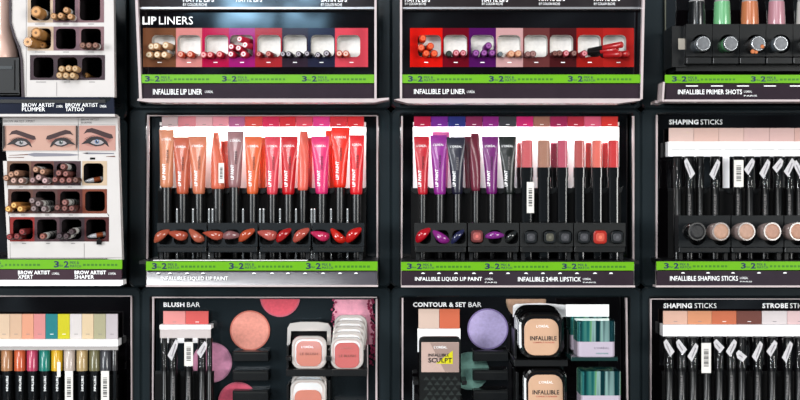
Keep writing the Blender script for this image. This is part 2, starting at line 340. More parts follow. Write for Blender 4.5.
CREAM = ((215, 165, 120), (245, 225, 190)); ORG = ((225, 80, 45), (240, 170, 150)); RD = ((205, 25, 45), (245, 160, 160)); MAG = ((215, 40, 70), (250, 240, 240))
DKR = ((150, 25, 25), (215, 130, 120)); DK = ((35, 30, 38), (190, 180, 190)); COR = ((220, 85, 60), (245, 205, 190)); OR2 = ((240, 65, 25), (250, 110, 60)); BURG = ((110, 15, 25), (210, 150, 150))
PUR = ((110, 35, 120), (165, 90, 170)); PCH = ((225, 150, 115), (240, 185, 150)); TAU = ((130, 85, 85), (170, 125, 120)); BRR = ((90, 35, 35), (140, 90, 80)); PKR = ((170, 45, 60), (235, 150, 160)); RR_ = ((190, 25, 30), (225, 70, 70))
ln = [ # x, y, r, colours, text, yaw dx
 (151, 46.5, 3.6, CREAM, 'cream-capped lip liner in the upper layer of the brown pocket, leftmost', .004), (156, 46, 3.6, CREAM, 'cream-capped lip liner in the upper layer of the brown pocket, middle one', .004), (165.5, 45.2, 3.8, CREAM, 'cream-capped lip liner in the upper layer of the brown pocket, rightmost', .004),
 (148.8, 54.6, 3.6, CREAM, 'cream-capped lip liner in the lower layer of the brown pocket, leftmost', .006), (157, 54.6, 3.6, CREAM, 'cream-capped lip liner in the lower layer of the brown pocket, middle one', .004), (164.2, 54.6, 3.6, CREAM, 'cream-capped lip liner in the lower layer of the brown pocket, rightmost', .004),
 (180.5, 54.2, 3.5, ORG, 'orange lip liner in the dusty pink pocket, left one of two', .003), (190, 54.2, 3.5, ORG, 'orange lip liner in the dusty pink pocket, right one of two', .002),
 (203.5, 54.6, 3.5, RD, 'red lip liner at the left corner of the crimson pocket', .006), (210, 54.6, 3.4, RD, 'red lip liner second from left in the crimson pocket', .003), (219.5, 54.2, 3.6, RD, 'red lip liner alone at the right of the crimson pocket', .003),
 (239.5, 39, 3.4, MAG, 'solid pink-red lip liner lying topmost in the magenta pocket', .010), (245, 44.8, 3.4, MAG, 'solid pink-red lip liner at the right of the magenta pocket, under the topmost', .008),
 (231.2, 46.6, 3.4, MAG, 'white-ended red lip liner at the middle left of the magenta pocket', .004), (238.4, 48, 3.4, MAG, 'white-ended red lip liner in the middle of the magenta pocket', .004), (230.8, 54, 3.5, MAG, 'white-ended red lip liner at the bottom left of the magenta pocket', .004), (243.4, 54, 3.6, MAG, 'white-ended red lip liner at the bottom right of the magenta pocket', .003),
 (258.6, 54, 3, DKR, 'dark red lip liner in the brick red pocket, left one of two', .004), (268.4, 53.8, 3.2, DKR, 'dark red lip liner in the brick red pocket, right one of two', .004),
 (282.8, 54, 3, DK, 'black-ended lip liner at the left corner of the plum brown pocket', .004), (288.5, 54, 3, DK, 'black-ended lip liner second from left in the plum brown pocket', .003), (298.5, 54, 3.2, DK, 'black-ended lip liner at the right of the plum brown pocket', .003),
 (307, 53.6, 3.2, DK, 'black lip liner at the left corner of the navy pocket', .004), (317.8, 54.8, 3, DK, 'black lip liner in the middle of the navy pocket', .002), (326.5, 53.4, 3.4, DK, 'black lip liner with a white ringed end in the navy pocket', .001),
 (339.2, 53.4, 3.5, COR, 'orange-ringed lip liner in the coral pocket, left one of two', .001), (345.8, 53.6, 3.5, COR, 'orange-ringed lip liner in the coral pocket, right one of two', .001),
 (423, 38, 3.6, OR2, 'bright orange lip liner highest in the orange-red pocket', -.001), (421.2, 47.5, 3.6, OR2, 'bright orange lip liner at the middle left of the orange-red pocket', .001), (430.6, 46, 3.6, OR2, 'bright orange lip liner at the middle right of the orange-red pocket', -.002), (426.3, 53.2, 3.6, OR2, 'bright orange lip liner at the bottom left of the orange-red pocket', -.001), (434.4, 53.4, 3.6, OR2, 'bright orange lip liner at the bottom right of the orange-red pocket', -.001),
 (449, 53.6, 3.2, ((30, 38, 34), (40, 60, 50)), 'dark green-black lip liner at the left of the maroon pocket', 0), (456.2, 53, 3.6, PKR, 'dark red lip liner in the middle of the maroon pocket', 0), (463.2, 53, 3.4, PKR, 'dark red lip liner at the right of the maroon pocket', 0),
 (488.6, 45.6, 3.7, PUR, 'purple lip liner sitting on top in the purple pocket', -.002), (476, 53, 3.8, PUR, 'purple lip liner at the bottom left of the purple pocket', 0), (484.2, 52.8, 3.6, PUR, 'purple lip liner at the bottom middle of the purple pocket', 0), (492.2, 52.8, 3.5, PUR, 'purple lip liner at the bottom right of the purple pocket', -.001),
 (500.5, 54, 2.6, ((90, 100, 105), (120, 130, 135)), 'grey lip liner in the pale pink pocket', -.001), (511.4, 53.6, 3.6, PCH, 'peach lip liner in the pale pink pocket, left one of two', -.002), (518.5, 53.4, 3.5, PCH, 'peach lip liner in the pale pink pocket, right one of two', -.003),
 (528, 54, 3, TAU, 'taupe lip liner in the brown rose pocket, left one of two', -.001), (533.2, 53.8, 3.5, TAU, 'taupe lip liner in the brown rose pocket, right one of two', -.003),
 (555, 53.4, 3, BRR, 'brown lip liner at the left of the dark brown pocket', -.002), (559.6, 53.2, 3.3, BRR, 'brown lip liner second from left in the dark brown pocket', -.003), (566.3, 53.2, 3.4, PKR, 'pink-ended lip liner at the right of the dark brown pocket', -.003), (574, 53.2, 3.3, BRR, 'brown lip liner at the right corner of the dark brown pocket', -.005),
 (584.5, 53.4, 3.5, PKR, 'pink-ended lip liner alone in the second pocket from the right, orange-red tray', -.002)]
for (x, y, r, (c1, c2), lb, dx) in ln:
    pencil('lip_liner', lb, x, y, r*0.96, c1, c2, dx=dx, group='lip liners in the pockets', cat='lip liner', yb=-0.0165, tipc=c1)
for (x, y, r, dz, lb, ln_, yf) in ((622.3, 44.5, 3.2, -.004, 'long red lip liner topmost of the slanted ones in the last pocket', .034, -.052), (617.5, 49.3, 3.2, -.001, 'long red lip liner second of the slanted ones in the last pocket', .030, -.045), (620.5, 54, 3.2, .001, 'red lip liner at the bottom of the last pocket, left of the outermost', .028, -.050), (628.3, 53.6, 3.2, 0.0, 'red lip liner poking furthest right from the last pocket', .026, -.045)):
    p = W(x, y, yf); R = L(r, yf); q = Vector((p.x-ln_, -0.0075 if ln_ < .03 else -0.036, p.z+dz)); 
    q.y = -0.0195; d = q-p
    root = thing('lip_liner', lb, 'lip liner', tuple(p), 'lip liners in the pockets')
    b = MB(); b.rod(p, d, [(0, R*0.8), (R*0.2, R), (d.length*0.55, R)], M((190, 28, 32), 0.3, coat=0.3)); part(b, 'barrel', root)
    b = MB(); b.rod(p+d*0.55, d, [(0, R*0.96), (d.length*0.45, R*0.96)], BLACK2); part(b, 'cap', root)
    b = MB(); b.rod(p-d.normalized()*0.0004, d, [(0, R*0.6), (0.0006, R*0.6)], M((220, 80, 75), 0.4)); part(b, 'end_cap', root)

def add_card_fill(root, x0, x1, py, power):
    """the light strip hidden behind a tray's swatch strip, washing down its white card"""
    a, c = W(x0, py, 0.044), W(x1, py, 0.044)
    b = MB(); b.box(a.x, c.x, 0.0415, 0.0465, a.z, a.z+0.004, WHITE); part(b, 'card_fill_housing', root)  # housing made up to carry the added fill lamp
    l = bpy.data.lights.new('card_fill_lamp', 'AREA'); l.shape = 'RECTANGLE'; l.size = c.x-a.x; l.size_y = 0.004; l.energy = power
    o = bpy.data.objects.new('card_fill_lamp', l); C.objects.link(o); o.location = ((a.x+c.x)/2, 0.044, a.z-0.0004)

# ================================================================ testers and blocks
def tester_block(label, x0, x1, wells, y0=223, y1=246.5, y2=253, yf=-0.032, z0=None, ww=14.5, wh=15, hr=4, m=None, ledge=True):
    m = m or M((23, 27, 30), 0.3, noise=0.12)
    a = W(x0, y2, yf); root = thing('tester_block', label, 'tester block', (W((x0+x1)/2, 0, yf).x, yf+0.015, z0 if z0 else a.z), 'black tester blocks')
    b = MB(); n = len(wells); xs = [x0]+[(wells[i]+wells[i+1])/2 for i in range(n-1)]+[x1]
    for i in range(n): b.holeplate(xs[i], y0, xs[i+1], y1, wells[i], 237, ww, wh, hr, yf, 0.022, m, m, WELL, 0.013)
    part(b, 'block', root)
    b = MB(); b.pbox(x0+0.3, y1+0.2, x1-0.3, y2-0.5, yf-0.003, 0.022, m, b=0.0012)
    b.pbox(x0+3, y1+1.2, x1-3, y2-2.0, yf-0.0032, 0.001, BLACK); part(b, 'ledge', root)
    if z0:
        zt = W(0, y2-0.5, yf-0.003).z
        xa, xb = W(x0, 0, yf).x, W(x1, 0, yf).x
        for f in (0.03, 0.90): b = MB(); b.box(xa+(xb-xa)*f, xa+(xb-xa)*(f+0.07), yf+0.006, yf+0.016, z0, zt, BLACK); part(b, 'foot', root)
    return root
def petal(label, cx, cy, ln_, wd, ang, rgb, k=0.5, yf=-0.034, sharp=(1, 1)):
    """lip-shaped glossy colour sample; ang in degrees from +x, points at both ends"""
    c = W(cx, cy, yf); A, Bw = L(ln_/2, yf)*1.06, L(wd/2, yf)*1.2; root = thing('lip_colour_sample', label, 'colour sample', (c.x, yf+0.006, c.z), 'lip-shaped colour samples in the tester wells')
    rings = []; n = 16; ca, sa = math.cos(math.radians(ang)), math.sin(math.radians(ang))
    for i in range(n+1):
        t = i/n; s_ = math.sin(math.pi*t**(k if k > 0 else 1)); hw = max(Bw*s_**0.8, 0.00008); u = (t*2-1)*A
        ring = []
        for j in range(12):
            a = 2*math.pi*j/12; vv = hw*math.cos(a); yy = -hw*0.75*abs(math.sin(a))**0.8 if math.sin(a) > 0 else hw*0.55*abs(math.sin(a))
            vv2 = vv+0.25*hw*(s_)
            ring.append(Vector((c.x+u*ca-vv2*sa, yf+0.004+yy-0.004*s_, c.z+u*sa+vv2*ca)))
        rings.append(ring)
    b = MB(); b.loft(rings, M(rgb, 0.2, coat=0.5, noise=0.03, k=0.5), smooth=True); part(b, 'coloured_shell', root)
    b = MB(); b.rod((c.x, yf+0.004, c.z), (0, 1, 0), [(0, L(2.2)), (0.0075, L(2.2))], BLACK, 8); part(b, 'peg', root)
    return root
def round_tester(label, cx, cy, r, rgb, ring=(40, 42, 44), yf=-0.037, sq=True, dx=0.0, ln_=0.014, cat='colour sample', name='lipstick_sample'):
    c = W(cx, cy, yf); R = L(r, yf); root = thing(name, label, cat, (c.x, yf+ln_/2, c.z), 'round lipstick samples in the tester wells')
    b = MB(); pr = []
    for y, i in ((0, R*0.16), (0.0008, 0.0), (ln_, 0.0)):
        pr.append([Vector((c.x+x+dx*y/ln_, yf+y, c.z+z)) for x, z in rr(0, 0, 2*R-2*i, 2*R-2*i, (R-i)*(0.55 if sq else 0.99), 5)])
    b.loft(pr, M(ring, 0.25, coat=0.5), smooth=False); part(b, 'casing', root)
    b = MB(); pr = [[Vector((c.x+x, yf-0.0006+y, c.z+z)) for x, z in rr(0, 0, 1.3*R-2*i, 1.3*R-2*i, R*0.4, 5)] for y, i in ((0, 0.0006), (0.0004, 0), (0.001, 0))]
    b.loft(pr, M(rgb, 0.4, noise=0.15, nscale=500)); part(b, 'colour_pan', root)
    b = MB(); pr = [[Vector((c.x+x, yf-0.0009+y, c.z+z)) for x, z in rr(0, 0, .5*R, .5*R, R*0.2, 5)] for y in (0, 0.0006)]
    b.loft(pr, M([min(255, v*1.25+8) for v in rgb], 0.4)); part(b, 'raised_centre', root)
    return root

# ================================================================ ROW 1, liquid lip paint
def barcode(mb, x0, y0, x1, y1, y, T=None, vertical=True):
    mb.pbox(x0, y0, x1, y1, y, 0.0004, OFFW)
    w_, h_ = x1-x0, y1-y0
    for q in range(11):
        v = y0+h_*(0.2+0.055*q); mb.pbox(x0+w_*0.25, v, x0+w_*0.75, v+h_*(0.02+0.012*(q % 3)), y-0.0002, 0.0001, BAR)
def lip_tube(label, xt0, xt1, yt, xb0, xb1, yb, rgb, zf, yc=0.012, twist=0, word=True, capc=None, txt=TXTW, sticker=None, cap_px=None):
    """squeeze tube standing on its cap: flat crimped top, round bottom"""
    A0, A1 = W(xt0, yt, yc), W(xt1, yt, yc); B0, B1 = W(xb0, yb, yc), W(xb1, yb, yc)
    ct, cb = (A0+A1)/2, (B0+B1)/2; wt, wb = (A1.x-A0.x)/2, (B1.x-B0.x)/2
    root = thing('lip_paint_tube', label, 'lip paint tube', (cb.x, yc, zf), 'lip paint tubes standing on their caps')
    n = 20; rings = []; K = 12; H = ct.z-cb.z; tw = math.radians(twist)
    prof = [(0.0, 0.80, 1.0), (0.015, 0.94, 1.0), (0.04, 1.0, 1.0)]+[(0.04+0.86*i/K, 1.0, 1.0) for i in range(1, K+1)]+[(0.905, 1, 1), (0.94, 1, 1), (1.0, 1.0, 1)]
    def sect(t):
        hw = wb+(wt-wb)*min(1, t/0.92)**1.15
        dp = max(0.00055, wb*(1-(min(1, t/0.925))**1.7)) if t < 0.925 else 0.00055
        return hw, dp, cb+(ct-cb)*t
    for t, k, _ in prof:
        hw, dp, c = sect(t); hw *= k; dp *= k; a0 = tw*t
        rings.append([Vector((c.x+hw*math.cos(a)*math.cos(a0)-dp*math.sin(a)*math.sin(a0), yc+dp*math.sin(a)+hw*math.cos(a)*math.sin(a0)*0.8, c.z)) for a in [2*math.pi*j/n for j in range(n)]])
    m = M(rgb, 0.34, coat=0.15, noise=0.10, nscale=90, bump=0.6, k=0.75)
    b = MB(); b.loft(rings, m, smooth=True); body = part(b, 'tube_body', root)
    b = MB(); hw, dp, c = sect(0.955)
    if not twist:
        b.box(c.x-hw*1.0, c.x+hw*1.0, yc-0.0009, yc+0.0009, c.z, ct.z, m)
        for q in range(4): b.box(c.x-hw, c.x+hw, yc-0.0011, yc-0.0009, c.z+(ct.z-c.z)*(0.15+0.2*q), c.z+(ct.z-c.z)*(0.22+0.2*q), m)
        part(b, 'crimped_end', root)
    def fy(px, py):
        z = W(0, py, yc).z; t = (z-cb.z)/H; hw, dp, c = sect(max(0, min(1, t))); return yc-dp-0.0004
    if word and not twist:
        t = MB(); cx_ = lambda f: (xb0+xb1)/2*(1-f)+(xt0+xt1)/2*f
        text(t, "L'ORÉAL", cx_(.85)-(xt1-xt0)*0.32, yt+8, cx_(.85)+(xt1-xt0)*0.32, yt+10.6, fy(0, yt+9), txt)
        vtext(t, 'LIP PAINT', cx_(.25)-4.3, yt+34, cx_(.3)-1.2, yb-8, fy, txt, 0.02); vtext(t, 'matte', cx_(.45)-0.5, yt+20, cx_(.45)+1.9, yt+33, fy, TXTK if sum(rgb) > 200 else TXTG)
        t.keep = True; part(t, 'tube_lettering', body)
    if sticker:
        b = MB(); barcode(b, *sticker, yc-wb-0.0012); part(b, 'barcode_sticker', root, 'white barcode sticker')
    R = wb*0.80; b = MB(); b.rod((cb.x, yc, cb.z+0.0004), (0, 0, -1), [(0, R), (0.002, R*1.02), (cb.z-zf-0.002, R*0.92), (cb.z-zf+0.0003, R*0.86)], capc or BLACK2, 16); part(b, 'cap', root)
    return root
def comb(root, x0, x1, prongs, zf, y_px=188, pins=()):
    b = MB(); b.pbox(x0, y_px, x1, y_px+3, 0.026, 0.002, BLACK); b.pbox(x0, y_px+3, x1, y_px+74, 0.0262, 0.0012, MATTE)
    cm = part(b, 'divider_panel', root)
    for p in prongs:
        q = MB(); q.prism([(p-5.5, y_px-2.0), (p-2.5, y_px+0.2), (p+2.5, y_px+0.2), (p+5.5, y_px-2.0), (p+3.5, y_px+4), (p+1, y_px+5.5), (p-1, y_px+5.5), (p-3.5, y_px+4)], 0.0235, 0.003, BLACK); part(q, 'clip', cm)
    for p in pins:
        q = MB(); q.rod(W(p, 209, 0.002), (0, 0, -1), [(0, 0.0007), (0.001, 0.0012), (W(p, 209, 0.002).z-zf-0.0003, 0.0012)], CLEAR2, 6); q.rod(W(p, 208.6, 0.002), (0, 0, -1), [(0, 0.0008), (0.0016, 0.001)], WHITE, 6); part(q, 'peg', root)

tr, zf = tray('tray of upright lip paint tubes from nude to red, centre left', 129, 109, 391, 287, 147, 114, 378, 285, 261, M((30, 38, 42), 0.1, noise=0.15, nscale=14, spec=0.35))
ZF = zf
b = MB(); b.pbox(160, 127, 366, 215, YB-0.0045, 0.003, WHITE); part(b, 'white_card', tr)
swatches(tr, [162, 178, 196, 212.5, 229, 245, 262.5, 279.5, 296, 313, 330, 347.3, 364.3], 116.5, 126.8, [(225, 205, 208), (222, 140, 150), (222, 178, 184), (232, 155, 168), (185, 105, 150), (220, 85, 75), (215, 45, 90), (215, 50, 60), (218, 80, 100), (228, 65, 145), (215, 55, 65), (225, 50, 55)])
b = MB(); b.box(W(160, 0, 0).x, W(310, 0, 0).x, -0.0465, -0.034, zf, zf+0.0006, WHITE); part(b, 'shelf_reflection', tr)  # white reflection on the shelf, laid in as a pale strip
edge(tr, 148, 115, 147, 284, 1.8); edge(tr, 377.3, 116, 377.3, 284, 1.6); 
b = MB(); b.pbox(149, 115.2, 377, 116, 0.034, 0.006, EDGE); part(b, 'top_edge', tr)
add_card_fill(tr, 160, 366, 125.5, 0.22)
comb(tr, 158, 366, [175, 192, 209, 226, 243.5, 262, 279.5, 296.5, 313, 330, 347, 362], zf, pins=[177, 193, 209, 212.5, 243, 260, 263.5, 280, 296, 311.5, 314.5, 331, 347.5])
rail(tr, 146, 377.5, 261.5, 270.5, 271.2, 285, [152, 229, 306], [('INFALLIBLE LIQUID LIP PAINT', 161, 276.5, 228, 281, 0.0)], [158, 170, 187, 203, 254, 272, 288, 305, 323, 340, 356], rmat=M((84, 80, 88), 0.10, coat=0.35, noise=0.35, nscale=10), tilt=0.004)
lip(tr, [(146, 285), (378, 285), (378, 286.8), (146, 286.8)], 0.02, EDGE)
T1 = [(159.3, 174, 129.7, 160.2, 173, 187.5, (205, 130, 95), 'pale peach lip paint tube, leftmost in the centre left tray', 0),
 (173, 189, 137.2, 176.8, 188.5, 194, (188, 88, 60), 'terracotta lip paint tube, second from the left in the centre left tray', 0),
 (188.5, 206.8, 136.3, 193, 205, 194, (205, 118, 86), 'light tan lip paint tube, third from the left, beside the terracotta one', 0),
 (211, 221, 132.5, 211, 224.8, 189, (214, 105, 78), 'coral tan lip paint tube turned sideways with a barcode sticker', 62),
 (227.3, 244, 131, 228.5, 241, 187.5, (150, 106, 108), 'mauve brown lip paint tube in the centre left tray', 0),
 (244.8, 262, 136.5, 247, 258, 194, (222, 98, 52), 'orange lip paint tube right of the mauve brown one', 0),
 (265, 280.5, 136.5, 267, 277.6, 194.5, (216, 62, 78), 'rose lip paint tube, seventh of the twelve in the centre left tray', 0),
 (281, 298, 136.3, 282.3, 294.3, 194.5, (196, 20, 30), 'dark red lip paint tube between the rose and the coral ones', 0),
 (298.3, 309.5, 131, 297.5, 308, 190.5, (228, 100, 84), 'coral lip paint tube turned slightly sideways', 48),
 (311.3, 329, 136.3, 315.6, 328, 194, (222, 45, 112), 'hot pink lip paint tube beside the tallest one', 0),
 (331, 350, 127.5, 333.6, 346, 187.5, (232, 38, 16), 'orange-red lip paint tube standing tallest near the right end', 0),
 (349.8, 364.6, 135, 350, 362.3, 194.5, (220, 28, 38), 'bright red lip paint tube, rightmost in the centre left tray', 0)]
for i, (a, c, y, d_, e_, yb, col, lb, tw) in enumerate(T1):
    lip_tube(lb, a, c, y, d_, e_, yb, col, zf, twist=tw, sticker=(218.5, 163, 224, 183) if i == 3 else None, txt=TXTW, yc=0.011 if tw == 0 else 0.0125)
for (a, c, y, col, lb) in ((178.5, 191, 141, (185, 95, 70), 'terracotta lip paint tube in the second row behind the light tan one'), (221, 231, 141, (200, 75, 55), 'brick red lip paint tube standing behind the mauve brown one'), (256, 266.5, 137.5, (222, 98, 52), 'orange lip paint tube standing behind the front orange and rose ones'), (325.5, 336, 130.5, (228, 60, 30), 'orange-red lip paint tube half hidden behind the tallest one'), (301, 313, 137.5, (214, 90, 84), 'coral lip paint tube in the back, between coral and hot pink')):
    lip_tube(lb, a, c, y, a+1, c-1, 190, col, zf, yc=0.0405, word=False)
BL = [(157, 206.5, (165, 181, 198), 'first'), (208, 257.5, (215, 232, 248.5), 'second'), (259.5, 310.5, (267, 284.5, 301.5), 'third'), (312.5, 364, (320, 337.5, 354.5), 'fourth')]
for x0, x1, ws, nm in BL: tester_block('black tester block with three lip samples, %s from the left under the lip paint tubes' % nm, x0, x1, ws, z0=zf)
for q in ((161.5, 236, 20, 7.5, 40, (195, 95, 68), 0.9, 'terracotta lip sample pointing up right, first on the left'), (177, 234, 21, 8.5, 171, (190, 85, 62), 0.6, 'terracotta lip sample pointing left, second from the left'), (195.5, 234.5, 20, 8, 143, (195, 100, 75), 0.65, 'light brown lip sample slanting down to the right'),
          (213, 234, 21, 8, 174, (195, 85, 62), 0.65, 'reddish tan lip sample pointing left, fourth from the left'), (231.5, 236, 20, 7.5, 4, (150, 100, 102), 0.8, 'mauve lip sample under the mauve brown tube'), (247, 235, 21, 7.5, 38, (205, 85, 50), 0.85, 'orange lip sample slanting up to the right'),
          (266.5, 233.5, 21, 9, 172, (205, 95, 85), 0.6, 'pale coral lip sample pointing left'), (284, 235, 21, 7.5, 42, (190, 28, 30), 0.85, 'dark red lip sample slanting up to the right'), (301.5, 235, 22, 8, 40, (205, 90, 75), 0.85, 'coral lip sample slanting up beside the dark red one'),
          (319.5, 234.5, 20, 8.5, 168, (215, 45, 95), 0.6, 'hot pink lip sample pointing left'), (337.5, 234.8, 21, 8, 138, (225, 40, 25), 0.7, 'orange-red lip sample slanting down to the right'), (354, 234.8, 22, 8.5, 43, (220, 30, 28), 0.85, 'red lip sample slanting up, rightmost under the lip paint tubes')):
    petal(q[7], q[0], q[1], q[2], q[3], q[4], q[5], q[6])

# ---------------------------------------------------------------- tray of dark lip paints and lipsticks
tr, zf = tray('tray of purple and dark lip paints beside long-wear lipsticks, centre right', 391, 109, 641, 287, 401, 114, 632, 285, 261)
b = MB(); b.pbox(413, 127, 619, 215, YB-0.0045, 0.003, WHITE); part(b, 'white_card', tr)
swatches(tr, [414, 431, 448.2, 465.8, 482.7, 499, 516.5, 533.5, 550.2, 567.5, 584.3, 601.3, 618.2], 116.5, 126.8, [(195, 22, 70), (125, 35, 155), (40, 50, 130), (145, 40, 90), (150, 32, 135), (62, 62, 68), (220, 35, 120), (172, 115, 98), (165, 30, 85), (185, 38, 62), (228, 92, 125), (225, 48, 40)])
edge(tr, 402, 116, 401.5, 285, 1.6); edge(tr, 633.5, 116, 633.5, 285, 1.8)
add_card_fill(tr, 413, 619, 125.5, 0.22)
comb(tr, 411, 621, [416, 433, 450, 467, 484, 501, 518, 535, 552, 569, 586, 603, 618], zf, pins=[])
rail(tr, 401, 634, 262, 270.5, 271.2, 285.5, [407, 485, 562], [('INFALLIBLE LIQUID LIP PAINT', 415, 277, 482, 281.5, 0.008), ("L'ORÉAL", 485, 277.5, 493, 280, 0), ('PARIS', 485, 281.8, 497, 283, 0), ('INFALLIBLE 24HR LIPSTICK', 518, 277, 581, 281.5, 0.008), ("L'ORÉAL", 583, 277.5, 591, 280, 0), ('PARIS', 583, 281.8, 596, 283, 0)], [423, 439, 456, 474, 491, 508, 526, 543, 560, 577, 595, 611])
lip(tr, [(401, 285.5), (635, 285.5), (635, 287.3), (401, 287.3)], 0.02, EDGE)
T2 = [(413.8, 429.3, 136.3, 418, 427.6, 194.5, (190, 26, 42), 'red lip paint tube, leftmost in the centre right tray', 0, None),
 (430, 446.6, 135.2, 434, 445.8, 194.5, (142, 36, 140), 'violet lip paint tube beside the red one in the centre right tray', 0, None),
 (446.6, 465, 137, 452, 462.6, 194.3, (28, 28, 46), 'navy black lip paint tube right of the violet one', 0, None),
 (468.3, 481.5, 133.3, 471.3, 480.3, 191, (108, 32, 52), 'burgundy lip paint tube turned sideways', 50, None),
 (481.7, 498.2, 136.5, 486.5, 497, 194, (112, 22, 108), 'deep purple lip paint tube between burgundy and black ones', 0, None),
 (498.5, 516, 136.5, 504.5, 514, 194.3, (18, 24, 21), 'black lip paint tube with white lettering', 0, None)]
for i, (a, c, y, d_, e_, yb, col, lb, tw, st) in enumerate(T2): lip_tube(lb, a, c, y, d_, e_, yb, col, zf, twist=tw, yc=0.011, capc=CHROME if False else None)
for (a, c, y, col, lb) in ((432.5, 449.5, 131.8, (215, 105, 160), 'pink lip paint tube whose flat end shows behind the violet one'), (463.5, 474, 136.5, (95, 25, 45), 'burgundy lip paint tube in the back row')):
    lip_tube(lb, a, c, y, a+2, c-2, 190, col, zf, yc=0.0405, word=False)
def lipstick(label, x0, x1, y0, y1, yb, rgb, zf, yc=0.011, sticker=None):
    cx = (x0+x1)/2; A, Bm = W(cx, y0, yc), W(cx, y1, yc); r = L((x1-x0)/2, yc)
    root = thing('lipstick', label, 'lipstick', (A.x, yc, zf), 'long-wear lipsticks standing in the holder')
    def sq(z, k, rr0=0.45): return [Vector((A.x+x, yc+y, z)) for x, y in rr(0, 0, 2*r*k, 2*r*k, r*rr0, 4)]
    b = MB(); b.loft([sq(Bm.z, .86), sq(A.z-0.003, .86), sq(A.z-0.0022, .7)], M(rgb, 0.25, coat=0.3, noise=0.05, k=0.75)); part(b, 'colour_tube', root)
    b = MB(); b.loft([sq(Bm.z, 1), sq(A.z-0.0006, 1), sq(A.z, .9)], clear((240, 225, 225), 0.07)); part(b, 'clear_cover', root)
    b = MB(); b.loft([sq(zf, .92), sq(Bm.z-0.012, .92), sq(Bm.z-0.012, 1), sq(Bm.z, 1)], M((15, 16, 18), 0.15, spec=0.5)); bd = part(b, 'black_base', root)
    if sticker: b = MB(); barcode(b, *sticker, yc-r-0.0008); part(b, 'barcode_sticker', root, 'white barcode sticker')
    return root
for (x0, x1, col, lb, st) in ((520.5, 533, (198, 82, 88), 'rose lipstick with a barcode sticker, leftmost lipstick', (526.8, 182, 534, 213)), (537, 550.5, (165, 115, 92), 'tan beige lipstick beside the one with a sticker', None), (556.5, 568, (182, 66, 92), 'berry lipstick, front one of the berry pair', None), (573.5, 585, (175, 72, 68), 'brick rose lipstick right of the white gap', None), (591.5, 602.5, (222, 100, 85), 'coral lipstick near the right end of the holder', None), (607.5, 619, (200, 18, 24), 'bright red lipstick, rightmost in the centre right tray', None)):
    lipstick(lb, x0, x1, 138.5, 167.5, 0, col, zf, sticker=st)
for (x0, x1, col, lb) in ((516.5, 525, (200, 85, 85), 'rose lipstick in the second row at the far left of the lipsticks'), (550, 559, (140, 35, 65), 'dark berry lipstick behind the berry one'), (585, 592, (190, 50, 45), 'brick red lipstick half hidden left of the coral one'), (601.5, 611, (190, 25, 30), 'red lipstick in the second row left of the bright red one')):
    lipstick(lb, x0, x1, 141, 167.5, 0, col, zf, yc=0.0405)
BL = [(414.5, 466.5, (424.5, 442, 459), 'first'), (468, 519, (477, 495, 511.5), 'second'), (520, 573, (531, 549.5, 565.5), 'third'), (574, 625.5, (584, 600, 617), 'fourth')]
dkm = M((20, 21, 20), 0.36, noise=0.12, spec=0.35)
for x0, x1, ws, nm in BL: tester_block('dark tester block with three samples, %s from the left in the centre right tray' % nm, x0, x1, ws, z0=zf, m=dkm, ww=13.5, wh=14, hr=5)
petal('red lip sample slanting up, leftmost in the centre right tray', 423.5, 235, 21, 8, 45, (205, 22, 40), 0.85); petal('violet lip sample slanting down to the right', 440.5, 236, 21, 8, 146, (150, 40, 140), 0.75)
petal('navy black lip sample slanting up', 458, 236.5, 21, 5.5, 48, (42, 45, 85), 0.9); petal('purple lip sample lying level under the deep purple tube', 495, 236, 21, 6.5, 4, (145, 50, 150), 0.9); petal('black lip sample slanting up at the end of the second dark block', 511.5, 236.5, 18, 5.5, 46, (40, 42, 42), 0.9)
round_tester('dusty pink round lip sample in the second dark block', 477, 236.3, 6, (185, 95, 90), (120, 60, 60))
for x, lb in ((531, 'dark grey lipstick sample, first of the lipstick samples'), (550, 'dark grey lipstick sample with an olive sheen, second of the lipstick samples'), (565.3, 'dark grey lipstick sample, third of the lipstick samples'), (584.3, 'dark grey lipstick sample left of the coral one'), (617.3, 'dark grey lipstick sample right of the coral one, last in its row')):
    round_tester(lb, x, 237.3, 6, (72, 72, 76) if x != 550 else (90, 88, 76), (34, 36, 38))
round_tester('coral lipstick sample, the only bright one among the dark ones', 600.3, 237.2, 6.6, (225, 95, 75), (190, 50, 40))

